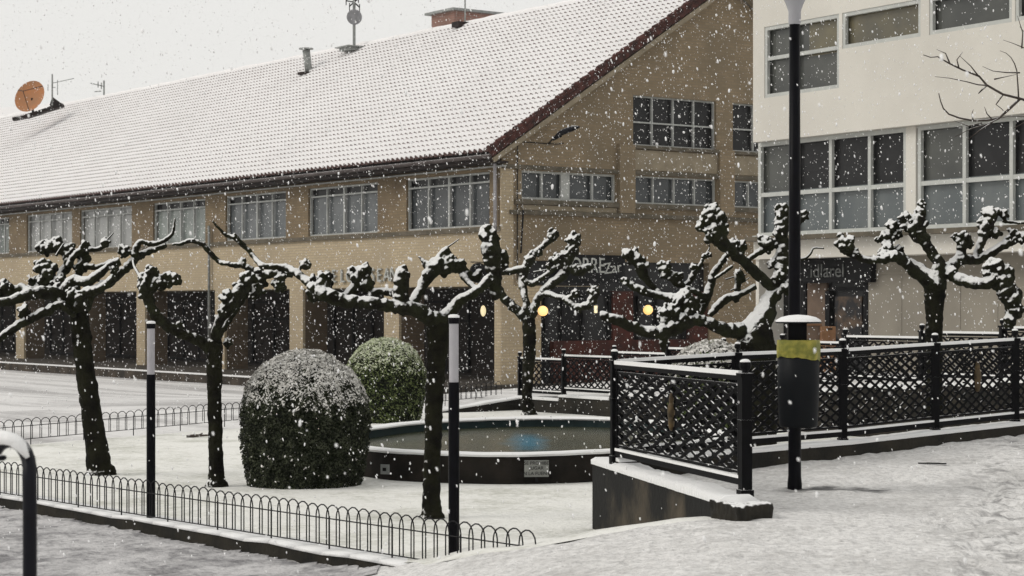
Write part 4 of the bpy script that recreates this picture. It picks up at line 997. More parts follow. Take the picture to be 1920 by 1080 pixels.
lp = P(1490, 918, 17.6); lamp = thing('lamp_post', (lp.x, lp.y, 0), 'tall plain black lamp post with opal glass head beside the bin', 'lamp post'); c = Vector((lp.x, lp.y, 0)); zt_ = P(1487, 45, 17.6).z
MB().lathe(c, [(0, -.2), (.064, -.2), (.064, .05), (.057, .12), (.053, 2.0), (.047, zt_), (0, zt_)], 20).build('pole', 'pole', lamp, smooth=True)
MB().lathe(c, [(.048, zt_ - .005), (.055, zt_ + .02), (.055, zt_ + .11), (.075, zt_ + .17), (.13, zt_ + .29), (.18, zt_ + .42), (.17, zt_ + .56), (.08, zt_ + .66), (0, zt_ + .68)], 24).build('lamp_head', 'lamp_glass', lamp, smooth=True)
MB().lathe(c, [(.19, zt_ + .42), (.21, zt_ + .43), (.2, zt_ + .45), (.18, zt_ + .46)], 24).build('ring', 'pole', lamp)
MB().lathe(c, [(.18, zt_ + .52), (.16, zt_ + .64), (.08, zt_ + .71), (0, zt_ + .72)], 24).build('snow_cap', 'snow', lamp, smooth=True)
bn = P(1497, 800, 17.33); bc = Vector((bn.x, bn.y, 0)); zb, zt2_ = bn.z, P(1497, 640, 17.33).z
bin_ = thing('litter_bin', (bn.x, bn.y, zb), 'dark grey litter bin with yellow-green bag rim and snowy hood on the lamp post', 'bin'); r0 = .178
MB().lathe(bc, [(0, zb), (r0 * .9, zb), (r0 * .93, zb + .02), (r0, zb + .35), (r0 * 1.01, zt2_ - .03), (r0 * .9, zt2_ - .03), (r0 * .85, zb + .1)], 32).build('body', 'bin', bin_, smooth=True)
k = MB(); nn = 48; prof = []
for i in range(nn):
    a = 2 * pi * i / nn; low = zt2_ - .135 - .045 * sin(a * .5 + 1.2) ** 2 + .018 * noise.noise(Vector((cos(a) * 3, sin(a) * 3, 2)))
    rw_ = 1.045 + .025 * noise.noise(Vector((cos(a) * 5, sin(a) * 5, 5)))
    prof.append([bc + Vector((cos(a) * r0 * q_, sin(a) * r0 * q_, z_)) for q_, z_ in ((.92, zt2_ - .06), (.98, zt2_ + .005), (1.03, zt2_ + .012), (rw_, zt2_ - .02), (rw_ * 1.01, zt2_ - .08), (rw_ * .99, low))])
for i in range(nn):
    for j in range(5): k.quad(prof[i][j], prof[(i + 1) % nn][j], prof[(i + 1) % nn][j + 1], prof[i][j + 1])
k.build('bag', 'bag', bin_, smooth=True)
zh = P(1497, 606, 17.33).z
MB().lathe(bc, [(0, zh), (.195, zh), (.197, zh + .012), (.15, zh + .035), (0, zh + .05)], 32).build('hood', 'bin', bin_, smooth=True)
MB().lathe(bc, [(.196, zh + .012), (.19, zh + .028), (.15, zh + .052), (.08, zh + .068), (0, zh + .074)], 32).build('snow_cap', 'snow', bin_, smooth=True)
k = MB(); k.box(bc + Vector((.0, .10, zt2_ - .2)), .16, .10, zh - zt2_ + .2); k.beam(bc + Vector((0, .15, zt2_ - .3)), bc + Vector((0, .27, zt2_ - .3)), .12, .04); k.build('bracket', 'pole', bin_)
tr = thing('tube_rail', (-1.8, 7.5, 0), 'thick black bent tube rail with snow on its bend, cut by the left edge', 'railing')
Yt = 7.5; s_ = Yt / F; pts = [P(56, 575 + 1.75 / s_, Yt), P(56, 960, Yt)]
for g in range(0, 13): a = g / 12 * pi; pts.append(P(5 + 50 * cos(a) + (1 - cos(a)) * 0, 895 - 65 * sin(a), Yt) + Vector((0, .02 * g, 0)))
pts += [P(-45, 960, Yt + .26), P(-45, 575 + 1.75 / s_, Yt + .26)]
MB().tube(pts, .0265, 16).build('tube', 'rail', tr, smooth=True)
MB().tube([P(52, 858, Yt), P(40, 838, Yt), P(24, 824, Yt), P(5, 820, Yt + .03), P(-14, 824, Yt + .06), P(-32, 842, Yt + .09)], [.008, .022, .026, .027, .022, .008], 12).build('snow_cap', 'snow', tr, smooth=True)
k = MB(); k.ball(P(2, 858, Yt + .15), .018, 10, 8, sq=(1.2, 1, .7)); k.beam(P(2, 858, Yt + .15), P(-45, 862, Yt + .26), .02, .02); k.build('stub', 'rail', tr, smooth=True)
dr = thing('drain_slot', P(1748, 856, 21.3), 'short dark drain slot showing through the pavement snow', 'drain')
q = P(1748, 856, 21.0); zq = fore_z(q.x, 21.0 * 1.0); yq = (1.6 - .16) * F / (856 - 575); xq = (1748 - 960) / F * yq
dr.location = (xq, yq, fore_z(xq, yq))
MB().beam((xq - .13, yq + .03, fore_z(xq, yq) + .012), (xq + .13, yq - .03, fore_z(xq, yq) + .012), .05, .01).build('grating', 'dark_metal', dr)
MB().beam((xq - .05, yq + .05, fore_z(xq, yq) + .01), (xq + .08, yq + .03, fore_z(xq, yq) + .01), .09, .008).build('frame', 'pond_wall', dr)

# ------------------------------------------------------------------ clipped bushes
def bush(px, Y, w, top_py, label, mats, snowy=.5, n=16000, zb=GZ, leaf=.022, core=.93, seed=1):
    rnd = random.Random(seed)
    X = (px - 960) / F * Y; R_ = w / 2; zt_ = P(px, top_py, Y).z; H = zt_ - zb
    t_ = thing('round_bush', (X, Y, zb), label, 'bush', 'clipped round bushes')
    def surf(dirv):     # dome: sphere on top, drum below
        th = math.acos(max(-1, min(1, dirv.z)))
        cz = zb + H - R_ * 1.02
        nn_ = 1 + .022 * noise.noise(dirv * 1.7 + Vector((seed, 0, 0))) + .015 * noise.noise(dirv * 7)
        if dirv.z >= 0: return Vector((X, Y, cz)) + Vector((dirv.x, dirv.y, dirv.z * 1.02)) * R_ * nn_, dirv
        h = Vector((dirv.x, dirv.y, 0)).normalized(); t = -dirv.z
        zz = cz - (cz - zb) * min(1, t * 1.35); taper = 1 - .20 * max(0, min(1, t * 1.35) - .30) ** 1.3
        return Vector((X, Y, zz)) + h * R_ * nn_ * taper, h
    k = MB(); seg, ringsN = 28, 18; rows_ = []
    for i in range(ringsN + 1):
        z = 1 - 2 * i / ringsN; rr_ = sqrt(max(0, 1 - z * z)); row = []
        for j in range(seg):
            a = 2 * pi * j / seg; d_ = Vector((rr_ * cos(a), rr_ * sin(a), z)) if rr_ > .01 else Vector((.01 * cos(a), .01 * sin(a), z)); p, _ = surf(d_.normalized()); c_ = Vector((X, Y, zb + H * .5)); row.append(c_ + (p - c_) * core)
        rows_.append(row)
    for i in range(ringsN):
        for j in range(seg): k.quad(rows_[i][j], rows_[i][(j + 1) % seg], rows_[i + 1][(j + 1) % seg], rows_[i + 1][j])
    k.build('trunk', 'leaf_core', t_, smooth=True)
    k = MB()
    for q in range(n):
        d_ = Vector((rnd.gauss(0, 1), rnd.gauss(0, 1), rnd.gauss(0, 1))).normalized()
        if d_.z < -.75: continue
        p, nr_ = surf(d_)
        clump = noise.noise(p * 9); depth = rnd.random() ** 1.6 * .09
        p = p - nr_ * (depth - .035 * clump)
        up_ = (nr_ + Vector((rnd.uniform(-1, 1), rnd.uniform(-1, 1), rnd.uniform(-.6, 1))) * .75).normalized()
        t1 = up_.orthogonal().normalized(); t1 = (Matrix.Rotation(rnd.uniform(0, 6.28), 3, up_) @ t1); t2 = up_.cross(t1)
        s1_ = leaf * rnd.uniform(.6, 1.3); s2_ = s1_ * .55
        prob = (max(0, nr_.z) * 2.6 + max(0, (p.z - zb) / H - .30) * .42) * snowy - depth * 7 + clump * .6 * min(1, nr_.z * 4 + .35)
        prob = min(.94, max(.012, prob)); mi = 0
        if up_.z > -.1 and rnd.random() < prob: mi = 2; s1_ *= 1.1; s2_ = s1_ * rnd.uniform(.3, .6)
        elif rnd.random() < .45 + .5 * clump + .4 * nr_.z: mi = 1
        k.add([p - t1 * s1_, p - t2 * s2_, p + t1 * s1_, p + t2 * s2_], [(0, 1, 2, 3)], mi)
    k.build('foliage', mats, t_, recalc=False)
bush(571, 24.3, 1.56, 656, 'largest round bush, dark with a snow-dusted top, between two tree trunks', ['leaf', 'leaf_mid', 'frost'], .5, 70000, leaf=.017, seed=1)
bush(723, 37.7, 1.5, 632, 'greener round bush behind the big dark one', ['leaf', 'leaf_bright', 'frost_green'], .46, 36000, leaf=.020, seed=2)
bush(1333, 31, 1.35, 637, 'pale snow-covered round bush mostly hidden behind the iron fence', ['leaf', 'leaf_bright', 'frost'], .62, 12000, leaf=.032, seed=3)

# ------------------------------------------------------------------ pollarded plane trees
def tree(name, Y, trunk, arms, knobs, twigs, label, zb=GZ, vox=.017, group='pollarded plane trees', seed=0):
    rnd = random.Random(seed + 11); s_ = Y / F
    base = P(trunk[0][0], trunk[0][1], Y); base.z = zb
    t_ = thing(name, base, label, 'tree', group)
    def smooth(pl, n=4):
        v = [list(p) for p in pl]; out = []
        for i in range(len(v) - 1):
            p0, p1, p2, p3 = v[max(i - 1, 0)], v[i], v[i + 1], v[min(i + 2, len(v) - 1)]
            for q in range(n):
                t = q / n
                out.append([.5 * ((2 * p1[k]) + (p2[k] - p0[k]) * t + (2 * p0[k] - 5 * p1[k] + 4 * p2[k] - p3[k]) * t * t + (3 * p1[k] - p0[k] - 3 * p2[k] + p3[k]) * t ** 3) for k in range(len(p1))])
        out.append(v[-1]); return out
    def world(q): return P(q[0], q[1], Y + q[2])
    tk = MB(); tp = [(x, y, 0, r) for x, y, r in trunk]; sp = smooth(tp, 6)
    sp = [[q[0] + rnd.uniform(-1, 1) * .8, q[1], q[2], q[3] * rnd.uniform(.94, 1.06)] for q in sp]
    pts = [world(q) for q in sp]; rads = [q[3] * s_ for q in sp]
    pts = [pts[0] - UZ * .25, pts[0] - UZ * .02, pts[0] + UZ * .07] + pts[1:]; rads = [rads[0] * 1.5, rads[0] * 1.32, rads[0] * 1.08] + rads[1:]
    tk.tube(pts, rads, 16)
    for i in range(10):
        j = rnd.randrange(2, len(pts) - 1); a = rnd.uniform(0, 6.28); tk.ball(pts[j] + Vector((cos(a), sin(a), 0)) * rads[j] * .72, rads[j] * rnd.uniform(.3, .5), 8, 6)
    o = tk.build('trunk', 'bark_trunk', t_); remesh(o, vox, .02, .05)
    cr = MB()
    for arm in arms:
        # (px, py, depth offset, r px)
        sp = smooth(arm, 5); pts = []; rads = []
        for i, q in enumerate(sp):
            p = world(q); r = q[3] * s_; j = .18 * r
            pts.append(p + Vector((rnd.uniform(-j, j), rnd.uniform(-j, j), rnd.uniform(-j, j)))); rads.append(r * rnd.uniform(.88, 1.12))
        cr.tube(pts, rads, 10)
        for i in range(1, len(pts) - 1):
            if rnd.random() < .3: a = Vector((rnd.gauss(0, 1), rnd.gauss(0, 1), rnd.gauss(0, 1))).normalized(); cr.ball(pts[i] + a * rads[i] * .7, rads[i] * rnd.uniform(.35, .6), 8, 6)
    for x, y, dz, r in knobs:
        c = P(x, y, Y + dz); R_ = r * s_ * 1.2
        cr.ball(c, R_ * .62, 10, 8, sq=(1, 1, 1.0))
        for i in range(int(16 + R_ * 70)):
            d_ = Vector((rnd.gauss(0, 1), rnd.gauss(0, 1), rnd.gauss(0, 1) + .25)).normalized(); q = R_ * rnd.uniform(.5, .84); rr_ = R_ * rnd.uniform(.20, .36)
            cr.ball(c + d_ * q, max(rr_, .015), 7, 5)
    o = cr.build('crown', 'bark', t_); remesh(o, vox * .68, .006, .03)
    if twigs:
        for tg in twigs:
            sp = smooth(tg, 4); tw = MB(); tw.tube([world(q) for q in sp], [max(q[3] * s_, .004) for q in sp], 6)
            tw.build('twig', 'bark', t_, smooth=True)
    return t_
# leftmost
tree('plane_tree', 25.75, [(188, 893, 25), (179, 820, 20), (168, 750, 19), (158, 680, 18), (152, 625, 18), (149, 590, 17), (145, 572, 14)],
 [[(149, 590, 0, 15), (120, 562, -.1, 13), (85, 549, -.3, 12), (50, 553, -.5, 11), (25, 562, -.6, 10), (-10, 570, -.7, 9), (-60, 578, -.8, 8)],
  [(140, 585, 0, 9), (112, 572, -.3, 8), (86, 584, -.5, 9), (62, 596, -.6, 8), (40, 606, -.7, 9), (18, 622, -.8, 8), (-10, 638, -.9, 7), (-50, 655, -1, 6)],
  [(120, 555, 0, 11), (95, 535, .1, 11), (75, 540, .1, 10), (50, 545, .2, 9)],
  [(150, 585, 0, 14), (172, 548, .2, 12), (195, 535, .3, 10), (215, 520, .4, 10), (240, 500, .4, 9), (252, 485, .4, 8), (256, 465, .4, 7), (264, 453, .4, 6), (280, 457, .4, 5), (298, 455, .4, 5), (320, 442, .4, 4), (326, 425, .4, 3), (328, 409, .4, 2)],
  [(135, 570, 0, 12), (125, 540, -.2, 11), (140, 525, -.2, 11), (165, 528, -.3, 10), (190, 510, -.3, 8), (212, 492, -.3, 7), (225, 490, -.3, 8)],
  [(150, 580, 0, 12), (158, 550, -.4, 10), (178, 545, -.5, 9), (198, 535, -.5, 8), (215, 520, -.5, 8)],
  [(110, 545, 0, 10), (118, 510, .2, 10), (130, 495, .2, 10), (125, 480, .2, 11)],
  [(128, 500, .1, 7), (140, 478, .1, 6), (160, 467, .1, 6), (180, 468, .1, 5), (196, 460, .1, 5)],
  [(140, 560, .1, 9), (146, 525, .2, 7), (150, 500, .2, 8), (165, 480, .2, 7)], [(160, 500, .1, 7), (185, 500, .1, 6), (212, 490, .1, 6)],
  [(248, 490, .4, 7), (268, 475, .5, 7), (290, 468, .5, 6), (312, 458, .5, 5)],
  [(60, 555, -.4, 9), (40, 540, -.3, 9), (15, 550, -.2, 10)], [(90, 590, -.4, 6), (110, 570, -.4, 6), (130, 585, -.4, 5), (140, 592, -.3, 5)]],
 [(86, 465, .2, 17), (108, 463, .2, 17), (128, 472, .2, 16), (78, 500, 0, 16), (92, 508, 0, 18), (84, 522, 0, 14), (62, 528, .1, 10), (160, 460, .1, 10), (198, 455, .1, 9), (158, 482, .2, 14), (152, 500, .2, 13), (112, 530, -.1, 15), (8, 543, -.3, 16), (45, 583, -.7, 12), (-5, 560, -.3, 12), (135, 552, -.4, 12), (235, 474, .4, 12), (229, 464, .4, 7), (262, 480, .5, 9), (150, 560, -.4, 13), (215, 505, -.3, 9), (178, 520, 0, 10)],
 [[(200, 450, .1, 2), (207, 443, .1, 1.6), (213, 436, .1, 1.2)], [(105, 480, -.2, 3), (112, 468, -.2, 2.4), (120, 456, -.2, 2)]],
 'leaning plane tree with knotted snowy arms at the left edge', seed=1)
tree('plane_tree', 24.07, [(407, 914, 18), (405, 860, 14), (403, 790, 13), (402, 720, 14), (403, 670, 15), (404, 640, 15)],
 [[(403, 668, 0, 12), (380, 643, 0, 11), (359, 633, -.1, 10), (339, 624, -.2, 10), (318, 614, -.3, 10), (300, 600, -.4, 10), (287, 583, -.5, 10), (278, 562, -.5, 11), (272, 543, -.5, 12)],
  [(404, 650, 0, 11), (412, 625, .1, 8), (424, 607, .2, 7), (440, 585, .2, 6), (456, 560, .3, 7), (468, 545, .3, 9)],
  [(404, 640, 0, 9), (408, 610, -.2, 9), (425, 580, -.3, 12), (445, 555, -.3, 13), (462, 535, -.2, 12)],
  [(470, 540, .1, 9), (487, 524, .2, 8), (472, 507, .2, 7), (456, 498, .2, 6), (442, 497, .2, 6), (425, 494, .2, 5), (412, 491, .3, 5), (398, 478, .3, 5), (381, 459, .3, 5), (357, 451, .3, 5), (340, 457, .3, 4), (322, 458, .3, 3)],
  [(470, 525, .1, 8), (500, 514, .1, 9), (525, 512, .1, 9), (548, 515, .1, 8)]],
 [(276, 530, -.5, 20), (284, 512, -.5, 14), (302, 530, -.5, 14), (324, 524, -.5, 15), (314, 522, -.5, 12), (336, 611, -.2, 8), (411, 597, -.2, 9), (430, 560, -.3, 17), (424, 578, -.3, 14), (446, 545, -.3, 14), (462, 527, -.2, 17), (478, 546, 0, 17), (489, 532, .1, 14), (427, 644, .1, 10), (487, 510, .1, 10), (455, 491, .2, 8), (522, 536, .1, 13), (272, 548, -.5, 13)],
 [[(272, 540, -.5, 4), (262, 518, -.4, 3.2), (252, 500, -.3, 2.6), (249, 488, -.2, 2)]],
 'slim plane tree with V-shaped arms just left of the big bush', seed=2)
tree('plane_tree', 20.5, [(811, 975, 20), (809, 930, 17), (811, 860, 16), (813, 780, 17), (817, 700, 18), (821, 650, 20), (823, 618, 23), (822, 600, 18)],
 [[(822, 605, 0, 19), (800, 592, -.1, 15), (768, 580, -.2, 14), (735, 574, -.25, 13), (700, 569, -.3, 12), (660, 566, -.3, 12), (630, 560, -.3, 13), (610, 550, -.3, 15), (595, 545, -.2, 16)],
  [(765, 585, -.2, 14), (752, 565, -.2, 15), (751, 540, -.2, 15), (756, 512, -.2, 14)],
  [(768, 580, 0, 11), (780, 555, .2, 10), (795, 530, .3, 11), (802, 518, .3, 12), (820, 500, .3, 14), (845, 497, .3, 14), (865, 505, .3, 11), (880, 518, .3, 9), (900, 522, .3, 7)],
  [(825, 605, 0, 17), (845, 585, .1, 12), (858, 568, .1, 11), (882, 552, 0, 10), (903, 538, 0, 9), (920, 520, 0, 10)],
  [(930, 560, .1, 10), (929, 540, .1, 12), (926, 510, .1, 14), (922, 480, .1, 17), (918, 455, .1, 17)],
  [(597, 545, -.2, 13), (580, 530, -.1, 9), (558, 514, 0, 8), (535, 501, .1, 7), (508, 500, .1, 6), (490, 497, .1, 6), (473, 478, .2, 5), (457, 460, .2, 5), (440, 445, .2, 5), (425, 441, .2, 4), (410, 428, .2, 3), (398, 414, .2, 2)],
  [(640, 562, -.2, 10), (660, 545, -.1, 11), (675, 530, -.1, 12)], [(690, 550, -.1, 7), (712, 547, -.1, 8), (735, 548, -.1, 8), (748, 560, -.2, 8)],
  [(800, 500, .3, 7), (795, 490, .3, 5), (784, 480, .3, 2)], [(820, 492, .3, 10), (828, 477, .3, 7), (837, 466, .3, 6)],
  [(868, 515, .3, 8), (885, 535, .2, 6), (905, 545, .1, 6)]],
 [(597, 545, -.2, 22), (608, 522, -.2, 15), (573, 498, 0, 12), (590, 530, -.1, 15), (612, 535, -.2, 12), (672, 520, -.1, 20), (662, 510, -.1, 12), (684, 503, -.1, 12), (690, 535, -.1, 14), (755, 513, -.2, 14), (802, 517, .3, 11), (820, 497, .3, 17), (840, 492, .3, 17), (862, 496, .3, 13), (836, 505, .3, 15), (915, 437, .1, 16), (925, 452, .1, 15), (908, 447, .1, 10), (922, 470, .1, 17), (837, 467, .3, 6), (440, 444, .2, 6), (525, 520, .1, 11), (945, 480, .3, 12), (944, 495, .3, 10), (898, 512, .3, 8)],
 [[(838, 464, .3, 2), (850, 456, .3, 1.5), (861, 448, .3, 1.2)]],
 'dark straight plane tree nearest the viewer, left of the grey-topped marker post', seed=3)
tree('plane_tree', 40, [(991, 779, 14), (988, 745, 10), (990, 700, 11), (993, 650, 12), (992, 615, 13), (990, 595, 12)],
 [[(990, 600, 0, 10), (968, 580, 0, 9), (950, 565, 0, 9), (938, 548, 0, 8), (930, 530, 0, 6)],
  [(992, 600, 0, 9), (985, 560, 0, 7), (980, 525, .2, 8), (984, 505, .2, 9), (995, 483, .2, 8), (1015, 464, .2, 6), (1033, 448, .2, 7)],
  [(984, 503, .2, 7), (960, 508, .2, 7), (935, 510, .2, 7)],
  [(994, 595, 0, 10), (1005, 568, 0, 9), (1018, 548, 0, 9), (1036, 530, 0, 9), (1056, 518, 0, 9), (1062, 500, 0, 9), (1070, 475, 0, 10), (1074, 455, 0, 10)],
  [(978, 520, 0, 5), (995, 532, 0, 6), (1013, 523, 0, 6), (1032, 510, 0, 5), (1048, 495, 0, 8)],
  [(1050, 520, 0, 8), (1064, 500, 0, 8), (1082, 510, 0, 9), (1100, 502, 0, 8), (1112, 497, 0, 5)],
  [(1018, 548, 0, 6), (1040, 555, -.2, 6), (1065, 560, -.4, 6), (1080, 552, -.5, 8)], [(1060, 560, -.4, 7), (1080, 575, -.5, 7), (1105, 570, -.6, 8), (1114, 550, -.6, 9)]],
 [(1036, 440, .2, 11), (996, 482, .2, 11), (1074, 450, 0, 15), (1072, 468, 0, 13), (1047, 490, 0, 15), (1058, 482, 0, 11), (1030, 500, 0, 8), (1080, 505, 0, 10), (1113, 547, -.6, 11), (1078, 552, -.5, 9), (1110, 565, -.6, 9), (1085, 577, -.5, 9), (944, 505, .2, 9), (1010, 475, .2, 7)],
 [[(1047, 480, 0, 1.6), (1058, 470, 0, 1.4), (1068, 456, 0, 1.2)], [(1000, 510, 0, 1.6), (1030, 505, 0, 1.4), (1060, 500, 0, 1.2)]],
 'mossy plane tree standing beyond the pond in front of the corner pier', vox=.022, seed=4)
tree('plane_tree', 24, [(1425, 915, 38), (1423, 800, 34), (1420, 700, 34), (1418, 655, 36), (1415, 630, 34), (1405, 618, 24)],
 [[(1415, 640, 0, 32), (1412, 618, 0, 26), (1432, 592, .1, 22), (1443, 565, .15, 18), (1454, 543, .2, 15), (1463, 518, .2, 13), (1467, 495, .2, 13), (1469, 472, .2, 12), (1466, 440, .2, 13), (1465, 410, .2, 13)],
  [(1408, 640, 0, 22), (1385, 622, -.1, 16), (1360, 618, -.2, 13), (1335, 608, -.3, 11), (1308, 600, -.3, 11), (1280, 608, -.4, 12), (1258, 618, -.4, 14), (1232, 624, -.5, 12), (1196, 617, -.5, 11), (1156, 600, -.6, 10), (1124, 591, -.6, 8)],
  [(1454, 545, .2, 11), (1424, 517, 0, 10), (1397, 493, -.2, 10), (1370, 470, -.3, 11), (1350, 450, -.4, 15), (1338, 435, -.4, 17)],
  [(1395, 492, .2, 6), (1415, 478, .2, 6), (1435, 465, .2, 8)],
  [(1330, 592, .1, 6), (1345, 575, .1, 8), (1362, 560, .1, 9), (1385, 552, .1, 7), (1418, 537, .1, 6)],
  [(1300, 600, .3, 8), (1320, 570, .4, 9), (1330, 545, .5, 9), (1336, 518, .5, 8), (1348, 498, .5, 7), (1360, 482, .5, 6), (1372, 468, .5, 6)],
  [(1340, 522, .2, 3), (1358, 510, .2, 4), (1374, 498, .2, 3)],
  [(1290, 540, .2, 5), (1308, 550, .2, 6), (1325, 558, .3, 7)], [(1262, 562, .2, 8), (1240, 553, .2, 7), (1222, 536, .2, 6), (1210, 520, .2, 8), (1196, 495, .2, 10), (1184, 480, .2, 10)],
  [(1290, 600, -.3, 9), (1285, 580, -.3, 12), (1272, 562, -.3, 11), (1250, 556, -.2, 8), (1215, 550, -.2, 8), (1190, 537, -.2, 8), (1172, 528, -.2, 6)],
  [(1245, 620, -.4, 11), (1250, 600, -.4, 11), (1258, 585, -.4, 13)], [(1290, 542, .2, 5), (1270, 530, .2, 8), (1250, 510, .2, 9)], [(1280, 540, .3, 6), (1295, 525, .3, 6), (1303, 508, .3, 7), (1312, 498, .3, 4), (1318, 485, .3, 4)],
  [(1395, 530, .1, 4), (1386, 510, .1, 7), (1382, 545, .1, 6)], [(1468, 470, .2, 10), (1455, 485, .2, 7), (1445, 500, .3, 6)], [(1245, 625, -.4, 10), (1243, 645, -.4, 7), (1243, 660, -.4, 5)],
  [(1467, 430, .2, 8), (1488, 420, .2, 8), (1505, 408, .2, 8)]],
 [(1337, 433, -.4, 21), (1338, 413, -.4, 22), (1334, 398, -.4, 17), (1312, 426, -.4, 12), (1352, 422, -.4, 13), (1322, 412, -.4, 14), (1376, 460, .3, 13), (1389, 464, .3, 12), (1438, 458, .2, 18), (1430, 450, .2, 12), (1464, 398, .2, 17), (1463, 430, .2, 15), (1506, 405, .2, 11), (1480, 400, .2, 10), (1283, 560, -.3, 17), (1293, 576, -.3, 19), (1275, 572, -.3, 14), (1280, 606, -.4, 15), (1252, 586, -.4, 18), (1266, 582, -.4, 12), (1183, 480, .2, 16), (1204, 500, .2, 14), (1196, 490, .2, 14), (1245, 500, .2, 13), (1250, 514, .2, 13), (1272, 520, .2, 11), (1302, 502, .3, 9), (1329, 478, .4, 7), (1320, 481, .4, 6), (1382, 556, .1, 10), (1385, 512, .1, 8), (1446, 496, .2, 9), (1300, 590, -.2, 14), (1172, 528, -.2, 8), (1320, 560, .4, 12), (1460, 520, .1, 12), (1475, 540, .1, 14)],
 [[(1497, 487, .2, 4), (1510, 484, .2, 3), (1520, 475, .2, 2.6), (1526, 465, .2, 2.2), (1545, 466, .2, 1.2)], [(1360, 524, .2, 1.6), (1380, 518, .2, 1.4), (1400, 515, .2, 1.2)], [(1370, 545, .2, 1.6), (1385, 535, .2, 1.4), (1405, 520, .2, 1.2)], [(1322, 478, .4, 2), (1330, 466, .4, 1.6), (1329, 458, .4, 1.4)]],
 'massive spreading plane tree behind the lamp post, arms thick with snow', seed=5)
tree('plane_tree', 25.5, [(1752, 880, 18), (1752, 780, 16), (1751, 690, 16), (1751, 640, 16), (1752, 596, 16), (1752, 560, 19), (1754, 532, 20)],
 [[(1754, 545, 0, 18), (1760, 500, 0, 13), (1747, 472, 0, 11), (1733, 450, 0, 12), (1720, 435, 0, 15), (1722, 410, 0, 13), (1727, 388, 0, 8)],
  [(1750, 540, 0, 13), (1718, 512, -.3, 11), (1692, 487, -.4, 10), (1668, 478, -.5, 12)],
  [(1750, 520, 0, 10), (1722, 500, .2, 8), (1700, 488, .3, 8), (1682, 475, .3, 9), (1664, 465, .3, 10)],
  [(1756, 530, 0, 14), (1775, 508, 0, 13), (1795, 520, -.1, 12), (1820, 529, -.2, 12), (1845, 532, -.3, 11), (1866, 520, -.3, 13)],
  [(1768, 510, 0, 12), (1788, 496, .2, 12), (1802, 485, .2, 11), (1829, 488, .3, 9), (1850, 477, .3, 9), (1875, 464, .3, 9), (1900, 452, .3, 8), (1925, 440, .3, 7), (1960, 430, .3, 6)],
  [(1800, 488, .2, 10), (1803, 465, .2, 10), (1806, 450, .2, 11)], [(1830, 488, .3, 9), (1838, 460, .3, 9), (1848, 432, .3, 11), (1857, 410, .3, 12)],
  [(1866, 520, -.3, 14), (1885, 535, -.3, 17), (1896, 560, -.3, 17), (1903, 585, -.3, 14), (1890, 605, -.3, 10)],
  [(1880, 414, .3, 4), (1900, 417, .3, 3), (1925, 418, .3, 3), (1960, 410, .3, 3)],
  [(1668, 482, -.5, 8), (1640, 488, -.5, 7), (1615, 485, -.5, 7), (1598, 476, -.5, 8)]],
 [(1718, 430, 0, 17), (1706, 421, 0, 17), (1727, 424, 0, 14), (1696, 408, 0, 12), (1723, 402, 0, 12), (1727, 384, 0, 9), (1673, 424, .2, 14), (1684, 440, .2, 10), (1664, 445, .2, 14), (1644, 449, .2, 6), (1662, 468, .1, 14), (1660, 482, 0, 13), (1685, 466, .2, 9), (1865, 503, -.3, 19), (1850, 508, -.3, 10), (1886, 512, -.3, 16), (1884, 533, -.3, 19), (1896, 556, -.3, 18), (1903, 578, -.3, 16), (1892, 605, -.3, 13), (1804, 446, .2, 15), (1816, 454, .2, 11), (1792, 446, .2, 9), (1858, 405, .3, 18), (1846, 430, .3, 15), (1866, 438, .3, 12), (1881, 402, .3, 10), (1842, 415, .3, 9), (1900, 440, .3, 12), (1914, 446, .3, 12), (1888, 452, .3, 8), (1584, 463, -.5, 16), (1577, 442, -.5, 7), (1601, 475, -.5, 10), (1592, 450, -.5, 10)],
 [], 'upright plane tree with clubbed arms in front of the beige ground-floor wall', seed=6)
# bare twiggy tree reaching in from the right
bt = thing('bare_tree', P(2070, 850, 27), 'thin bare twigs of a leafless tree reaching in at the upper right', 'tree'); Yb = 27; bt.location.z = 0
k = MB(); k.tube([P(2070, 850, Yb), P(2065, 600, Yb), P(2050, 400, Yb), P(2020, 280, Yb), P(1990, 220, Yb)], [.14, .12, .09, .06, .04], 10); k.build('trunk', 'twig', bt, smooth=True)
k = MB()
brs = [[(1995, 230), (1950, 200), (1918, 186), (1880, 176), (1850, 160), (1836, 144), (1805, 130), (1780, 118), (1758, 107), (1744, 108), (1730, 102)], [(1850, 160), (1835, 158), (1810, 152), (1780, 147), (1754, 144)],
 [(1911, 186), (1909, 160), (1907, 133), (1903, 118), (1895, 107), (1886, 100), (1876, 96)], [(1911, 137), (1885, 135), (1862, 133), (1843, 124)], [(1911, 187), (1893, 205), (1872, 222), (1850, 226), (1825, 227), (1798, 220), (1780, 213), (1769, 204), (1763, 190), (1761, 174)],
 [(1872, 222), (1850, 232), (1820, 242), (1791, 256)], [(1990, 150), (1950, 110), (1920, 90), (1900, 82), (1880, 74)], [(2010, 260), (1960, 225), (1920, 218), (1890, 218), (1872, 222)], [(1880, 178), (1868, 195), (1878, 205), (1887, 214)],
 [(1850, 160), (1835, 175), (1842, 165)], [(1780, 118), (1772, 100), (1757, 92)], [(1836, 144), (1820, 125), (1800, 105)], [(1862, 226), (1850, 214), (1846, 200)], [(1825, 228), (1822, 215), (1826, 205)], [(1990, 180), (1955, 120), (1930, 70), (1912, 50)], [(1865, 148), (1880, 145), (1905, 140)],
 [(1840, 230), (1815, 236), (1790, 226)], [(1860, 228), (1835, 245), (1815, 262)], [(1950, 205), (1930, 225), (1900, 240)], [(1915, 90), (1918, 60), (1908, 30)], [(1798, 128), (1795, 112), (1806, 96)]]
rb = random.Random(5)
